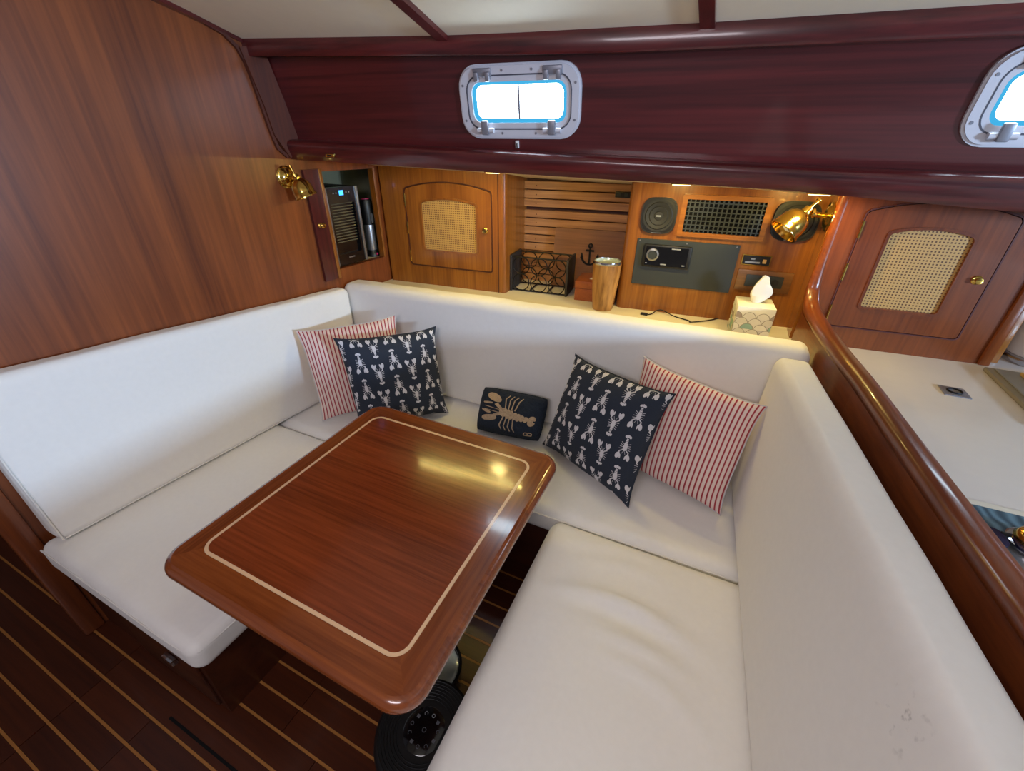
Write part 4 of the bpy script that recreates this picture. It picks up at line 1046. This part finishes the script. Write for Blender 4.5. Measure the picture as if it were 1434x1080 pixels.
# tumbler
tp = onz(842, 431.5, LZ); tp = tp + V((0, .045, 0))
tp = V((tp.x+.004, tp.y-.045, LZ))
t = thing('tumbler', 'wood grain tumbler with steel rim and clear lid on the ledge', 'tumbler', MI, tp)
tm = Matrix.Translation(tp); TH = .222; 
bm = B(); lathe(bm, [(0, .004), (.040, .004), (.045, 0), (.048, .006), (.052, .05), (.062, .16), (.064, TH-.008), (.062, TH-.007)], tm, 32); part(t, 'body', bm, 'tumbler_z', 60)
bm = B(); lathe(bm, [(.064, TH-.0075), (.0655, TH-.004), (.064, TH+.004), (.060, TH+.005), (.059, TH-.006)], tm, 32); part(t, 'rim', bm, 'chrome', 60)
bm = B(); lathe(bm, [(0, TH-.008), (.058, TH-.008), (.059, TH+.002), (.052, TH+.003), (.050, TH-.004), (0, TH-.004)], tm, 32); part(t, 'lid', bm, 'pale_glass', 60)
# tissue box
bc = onz(1045, 474, LZ) + V((0, .055, 0)); bw = .068; bhh = .135
ang = math.radians(5); MTb = Matrix.Translation((bc.x, bc.y, LZ)) @ Matrix.Rotation(ang, 4, 'Z')
t = thing('tissue_box', 'white tissue box with scalloped fan print and a tissue pulled up', 'box', MTb)
bm = B(); box(bm, -bw, bw, -bw, bw, 0, bhh, .002); part(t, 'carton', bm, 'box_white', 40)
bm = B(); prism(bm, [(0, 0)] if False else ell(0, 0, .036, .022, 0, 16), bhh, bhh+.0006)
for v in bm.verts: v.co = V((v.co.x, v.co.z, v.co.y))
part(t, 'slot', bm, 'pearl_print')
rs = random.Random(3)
def fan(bmx, cx, cz, r, off, face):
    seg = 10; pts = [(cx+r*math.cos(PI*i/seg), cz+r*math.sin(PI*i/seg)) for i in range(seg+1)]
    pts = [(max(-bw+.001, min(bw-.001, x)), max(.001, min(bhh-.001, z))) for x, z in pts]
    def mp(x, z): return V((x, -bw-off, z)) if face == 0 else V((-bw-off, -x, z))
    c0 = bmx.verts.new(mp(max(-bw+.001, min(bw-.001, cx)), max(.001, cz))); vv = [bmx.verts.new(mp(x, z)) for x, z in pts]
    for a, b in zip(vv, vv[1:]):
        if (a.co-b.co).length > 1e-6: bmx.faces.new((c0, a, b))
for face in (0, 1):
    for row in range(4, -1, -1):
        for i in range(0, 4):
            r = .0245; cx = -bw + r*(2*i+(row % 2)) ; cz = row*r*.92
            if cz + r > bhh-.002 or abs(cx) > bw+r*.6: continue
            off = .0003+.0003*(5-row)
            bm = B(); fan(bm, cx, cz, r-.0020, off+.0001, face); sc_ = part(t, 'scallop', bm, rs.choice(['teal_print', 'taupe_print', 'pearl_print', 'pearl_print', 'box_white']))
            bm = B(); fan(bm, cx, cz, r, off, face); sub(sc_, 'scallop_outline', bm, 'stone_grey')
bm = B(); N = 14; g = []
for i in range(N+1):
    row = []
    for j in range(9):
        a = j/8*2*PI; h = i/N
        r = (.012 + .028*math.sin(PI*min(1, h*1.05))*(1-.35*h)) * (1+.22*math.sin(3*a+h*4))
        x = r*math.cos(a)*1.05 + .012*h; y = r*.45*math.sin(a)+.004*math.sin(h*5); zz = bhh-.002+.105*h*(1-.10*math.cos(a-1))
        row.append(bm.verts.new((x, y, zz)))
    g.append(row)
for i in range(N):
    for j in range(8): bm.faces.new((g[i][j], g[i+1][j], g[i+1][j+1], g[i][j+1]))
part(t, 'tissue', bm, 'tissue', 60)
# charging cable on the ledge
cp = [onz(u, v, LZ+.004) for u, v in ((903, 438), (912, 438), (925, 435.5), (945, 441), (965, 447))]
cp2 = [onz(u, v, LZ+.004) for u, v in ((968, 449), (990, 447), (1008, 443), (1018, 437))]
for p in cp[2:3]: p.z += .012
t = thing('charging_cable', 'thin black charging cable lying along the cream ledge', 'cable', MI, cp[0])
bm = B(); tube(bm, dense([V((p.x, p.y-.02, p.z)) for p in cp+cp2], 6), .0024, 6); part(t, 'wire', bm, 'black', 60)
bm = B(); q = cp[0]; box(bm, q.x-.016, q.x+.016, q.y-.028, q.y-.014, LZ, LZ+.010, .002); part(t, 'plug', bm, 'black', 40)

# under-fascia lights
def led(label, u, v, w, pw=2.0):
    y0 = 1.62
    p = onplane(u, v, V((-1.7, y0, 0)), V((WS, -1, 0)).normalized())
    zt = lerp_tab(FAS_LO, p.x)+.006-.085*((p.y-wline(1.50, p.x))/.72)
    t = thing('led_light', label, 'light', MI, (p.x, p.y, zt), 'under shelf lights')
    bm = B(); box(bm, p.x-w, p.x+w, p.y-.015, p.y+.015, zt-.010, zt-.0005, .002); part(t, 'housing', bm, 'brass', 40)
    bm = B(); box(bm, p.x-w+.006, p.x+w-.006, p.y-.011, p.y+.011, zt-.012, zt-.0101); part(t, 'lens', bm, 'led_warm')
    d = bpy.data.lights.new('led_glow', 'AREA'); d.shape = 'RECTANGLE'; d.size = 2*w; d.size_y = .03; d.energy = pw; d.color = (1.0, .76, .24); d.spread = math.radians(170)
    o = bpy.data.objects.new('led_glow', d); COL.objects.link(o); o.location = (0, .02, -.016); o.rotation_euler = (math.radians(14), 0, 0); o.parent = t
    return t
LEDW = 2.0; STRIP0, STRIP1 = -1.34, -.72
led('slim warm light under the shelf above the cane locker pillar', 690, 239.5, .032, 1.1)
led('slim warm light under the shelf above the speaker and vent', 955, 256, .036)
led('added warm light hidden under the shelf near the galley post', 1150, 264, .036)  # extra lamp kept out of sight, added for warm light on this end
# diode strip along the underside of the shelf, in front of the niche
def strip(x0, x1, n):
    t = thing('led_strip', 'row of warm diodes under the shelf in front of the niche', 'light', MI, (x0, wline(1.56, x0), lerp_tab(FAS_LO, x0)))
    zz = lambda x: lerp_tab(FAS_LO, x)+.006-.085*(.06/.72)-.0005
    bm = B(); a = V((x0-.02, wline(1.56, x0-.02), zz(x0-.02)-.003)); b = V((x1+.02, wline(1.56, x1+.02), zz(x1+.02)-.003)); sweep(bm, [a, b], [(-.006, -.0025), (.006, -.0025), (.006, .0025), (-.006, .0025)]); part(t, 'tape', bm, 'white_plastic')
    for k in range(n):
        x = x0+(x1-x0)*k/(n-1); y = wline(1.56, x); z = zz(x)-.0062
        bm = B(); box(bm, x-.005, x+.005, y-.004, y+.004, z-.003, z+.0006); part(t, 'diode', bm, 'diode_warm')
emit('diode_warm', (1.0, .78, .22, 1), 230.0)
strip(STRIP0, STRIP1, 17)
# brass fitting on the fascia
fp = onplane(463, 218, V((-1.7, 1.418, 0)), V((WS, -1, 0)).normalized())
t = thing('fascia_latch', 'small brass fitting set in the mahogany shelf edge', 'fitting', MI, fp)
bm = B(); box(bm, fp.x-.022, fp.x+.022, fp.y-.006, fp.y+.004, fp.z-.006, fp.z+.006, .003); part(t, 'plate', bm, 'brass', 40)
bm = B(); box(bm, fp.x-.010, fp.x+.010, fp.y-.008, fp.y-.005, fp.z-.003, fp.z+.003); part(t, 'recess', bm, 'black')

# ---- galley things
CZ = .9005
lp_ = [onz(u, v, CZ) for u, v in ((1310, 540), (1346, 545), (1362, 559), (1327, 554))]
cx, cy = sum(p.x for p in lp_)/4, sum(p.y for p in lp_)/4
t = thing('lid_pull', 'flush dark metal lift ring plate set in the white counter', 'handle', MI, (cx, cy, CZ))
bm = B(); box(bm, cx-.034, cx+.034, cy-.034, cy+.034, CZ-.0005, CZ+.003, .001, 1); part(t, 'plate', bm, 'alu_dark')
bm = B(); tube(bm, [(cx+.018*math.cos(2*PI*k/20), cy+.018*math.sin(2*PI*k/20), CZ+.0045) for k in range(20)], .003, 6, True); part(t, 'ring', bm, 'iron', 60)
h0 = onz(1375, 518, CZ)
t = thing('stove_cover', 'grey framed stove cover with a wooden board inset on the counter', 'cover', MI, (h0.x+.2, h0.y-.15, CZ))
bm = B(); box(bm, h0.x, h0.x+.42, h0.y-.42, h0.y-.002, CZ, CZ+.014, .003); part(t, 'frame', bm, 'stone_grey', 40)
bm = B(); box(bm, h0.x+.02, h0.x+.40, h0.y-.40, h0.y-.02, CZ+.0145, CZ+.020, .002); part(t, 'plate', bm, 'grey_plastic', 40)
bm = B(); box(bm, h0.x+.07, h0.x+.36, h0.y-.36, h0.y-.05, CZ+.0205, CZ+.032, .003); part(t, 'board', bm, 'cutboard', 40)
kp = onz(1432, 512, CZ) + V((.075, .07, 0)); kp.z = CZ
t = thing('kettle', 'white rounded canister with chrome base ring at the counter end', 'kettle', MI, kp)
km = Matrix.Translation(kp)
bm = B(); lathe(bm, [(0, .0), (.115, 0), (.118, .006), (.116, .022), (.110, .026), (0, .026)], km, 36); part(t, 'chrome_base', bm, 'chrome', 40)
bm = B(); lathe(bm, [(0, .027), (.104, .027), (.108, .035), (.104, .15), (.098, .17), (0, .17)], km, 36); part(t, 'body', bm, 'white_plastic', 40)
bm = B(); lathe(bm, [(0, .171), (.099, .171), (.097, .20), (.06, .225), (0, .23)], km, 36); part(t, 'lid', bm, 'black', 40)
for k in range(3):
    bm = B(); a = -1.9+.16*k; rod(bm, (kp.x+.116*math.cos(a), kp.y+.116*math.sin(a), CZ+.013), (kp.x+.119*math.cos(a), kp.y+.119*math.sin(a), CZ+.013), .005, 8); part(t, 'button', bm, 'cutboard')
# sink area
s0 = onz(1352, 706, CZ); s1 = onz(1434, 724, CZ)
sx, sy = s0.x, (s0.y+s1.y)/2
t = thing('sink', 'steel galley sink with cream rim behind the rail', 'sink', MI, (sx+.2, sy-.2, CZ))
def hr(o_, i_, z0, z1): return hring(loop2(*o_), loop2(*i_), z0, z1)
part(t, 'rim', hr((sx-.03, sx+.45, sy-.45, sy+.012, .05), (sx-.012, sx+.43, sy-.43, sy-.006, .045), CZ, CZ+.006), 'cream', 40)
bm = B(); pts = loop2(sx-.012, sx+.43, sy-.43, sy-.006, .045); bm.faces.new([bm.verts.new((x, y, CZ+.0008)) for x, y in pts]); 
g = bmesh.ops.extrude_face_region(bm, geom=bm.faces[:]); bmesh.ops.translate(bm, vec=(0, 0, .0015), verts=[v for v in g['geom'] if isinstance(v, bmesh.types.BMVert)])
part(t, 'drainer', bm, 'silver')
bm = B(); pts = loop2(sx-.008, sx+.30, sy-.10, sy-.010, .02); a = [bm.verts.new((x, y, CZ+.0026)) for x, y in pts]; b = [bm.verts.new((x, y, CZ+.009)) for x, y in pts]
bm.faces.new(a[::-1]); bm.faces.new(b)
for i in range(len(pts)): j = (i+1) % len(pts); bm.faces.new((a[i], a[j], b[j], b[i]))
single('drying_mat', bm, 'wave_mat', 'blue drying mat with wave pattern in the sink', 'mat', MI, (sx+.1, sy-.06, CZ))
g0 = onz(1395, 748, CZ+.02)
t = thing('sunglasses', 'dark sunglasses lying in the sink behind the rail', 'glasses', MI, (g0.x, g0.y, CZ+.0028))
for k in (0, 1):
    bm = B(); ox = g0.x-.015+.075*k; pts = loop2(ox-.032, ox+.032, g0.y-.028, g0.y+.024, .016, 5)
    a = [bm.verts.new((x, y, CZ+.012)) for x, y in pts]; b = [bm.verts.new((x, y, CZ+.017)) for x, y in pts]; bm.faces.new(a[::-1]); bm.faces.new(b)
    for i in range(len(pts)): j = (i+1) % len(pts); bm.faces.new((a[i], a[j], b[j], b[i]))
    part(t, 'lens', bm, 'lens', 40)
bm = B(); rod(bm, (g0.x+.015, g0.y+.015, CZ+.015), (g0.x+.03, g0.y+.015, CZ+.015), .004, 8); part(t, 'bridge', bm, 'black', 40)
for xx in (g0.x-.045, g0.x+.092):
    bm = B(); tube(bm, [(xx, g0.y+.018, CZ+.014), (xx, g0.y-.06, CZ+.008), (xx+.004, g0.y-.11, CZ+.006)], .003, 6); part(t, 'temple', bm, 'black', 40)
f0 = onz(1440, 752, CZ+.02)
t = thing('sink_drain', 'gold toned round steel strainer in the sink', 'strainer', MI, (f0.x+.01, f0.y, CZ+.0026))
fm = Matrix.Translation((f0.x+.012, f0.y-.008, CZ+.0026))
bm = B(); lathe(bm, [(0, .0), (.040, 0), (.044, .004), (.044, .010), (.040, .012), (0, .012)], fm, 28); part(t, 'ring', bm, 'chrome', 40)
bm = B(); lathe(bm, [(.034, .0122), (.036, .018), (.030, .030), (.016, .038), (0, .040)], fm, 28); part(t, 'dome', bm, 'brass', 60)
# fiddle hinges on the rail
for u, v, wh in ((1193, 506, 'close to the post'), (1232, 556, 'farther along from the post')):
    p = onz(u, v, 1.02)
    bm = B(); box(bm, p.x-.012, p.x+.010, p.y-.010, p.y+.010, 1.012, 1.026, .004); single('rail_hinge', bm, 'iron', 'tiny dark catch on the galley side of the rail '+wh, 'hinge', MI, (p.x, p.y, 1.012), 40, 'rail catches')

# ---- on the sole under the table
pc = onz(594, 1022, .30)
t = thing('air_purifier', 'black round tower fan heater with ring of icons under the table edge', 'purifier', MI, (pc.x, pc.y, 0))
pm = Matrix.Translation((pc.x, pc.y, 0)); PR = .128
bm = B(); lathe(bm, [(0, .001), (PR-.012, .001), (PR-.006, .012), (PR, .03), (PR, .27), (PR-.004, .29), (PR-.012, .297), (0, .297)], pm, 48); part(t, 'tower', bm, 'black', 40)
for k in range(7):
    r = .070+.0075*k; bm = B(); tube(bm, [(pc.x+r*math.cos(2*PI*i/48), pc.y+r*math.sin(2*PI*i/48), .2978) for i in range(48)], .0013, 4, True); part(t, 'grille_ring', bm, 'black', 60)
bm = B(); lathe(bm, [(0, .298), (.052, .298), (.054, .2965)], pm, 40); cp_ = part(t, 'control_panel', bm, 'black_gloss', 40)
for k in range(11):
    a = 2*PI*k/11+.3; x, y = pc.x+.036*math.cos(a), pc.y+.036*math.sin(a)
    bm = B()
    if k % 3 == 0: tube(bm, [(x+.0042*math.cos(2*PI*i/10), y+.0042*math.sin(2*PI*i/10), .2987) for i in range(8)], .0008, 4)
    elif k % 3 == 1: box(bm, x-.004, x+.004, y-.004, y+.004, .2983, .2988)
    else: tube(bm, [(x+.004*math.cos(2*PI*i/12), y+.004*math.sin(2*PI*i/12), .2987) for i in range(12)], .0008, 4, True)
    sub(cp_, 'icon', bm, 'grey_plastic' if k in (2, 3) else 'icon')
bm = B(); tube(bm, [(pc.x+.005*math.cos(2*PI*i/12), pc.y+.005*math.sin(2*PI*i/12), .2987) for i in range(12)], .0008, 4, True); sub(cp_, 'power_icon', bm, 'icon')
dc = onz(606, 932, .16)
t = thing('round_bowl', 'black rimmed round bowl with pale inside on the sole under the table', 'bowl', MI, (dc.x, dc.y, 0))
dm = Matrix.Translation((dc.x, dc.y, 0))
bm = B(); lathe(bm, [(0, .001), (.06, .001), (.085, .06), (.092, .15), (.092, .16), (.084, .16), (.082, .15), (0, .148)], dm, 36); part(t, 'rim_body', bm, 'black_gloss', 40)
bm = B(); lathe(bm, [(0, .150), (.079, .152), (.081, .1505)], dm, 36); part(t, 'glass_top', bm, 'pale_glass', 60)
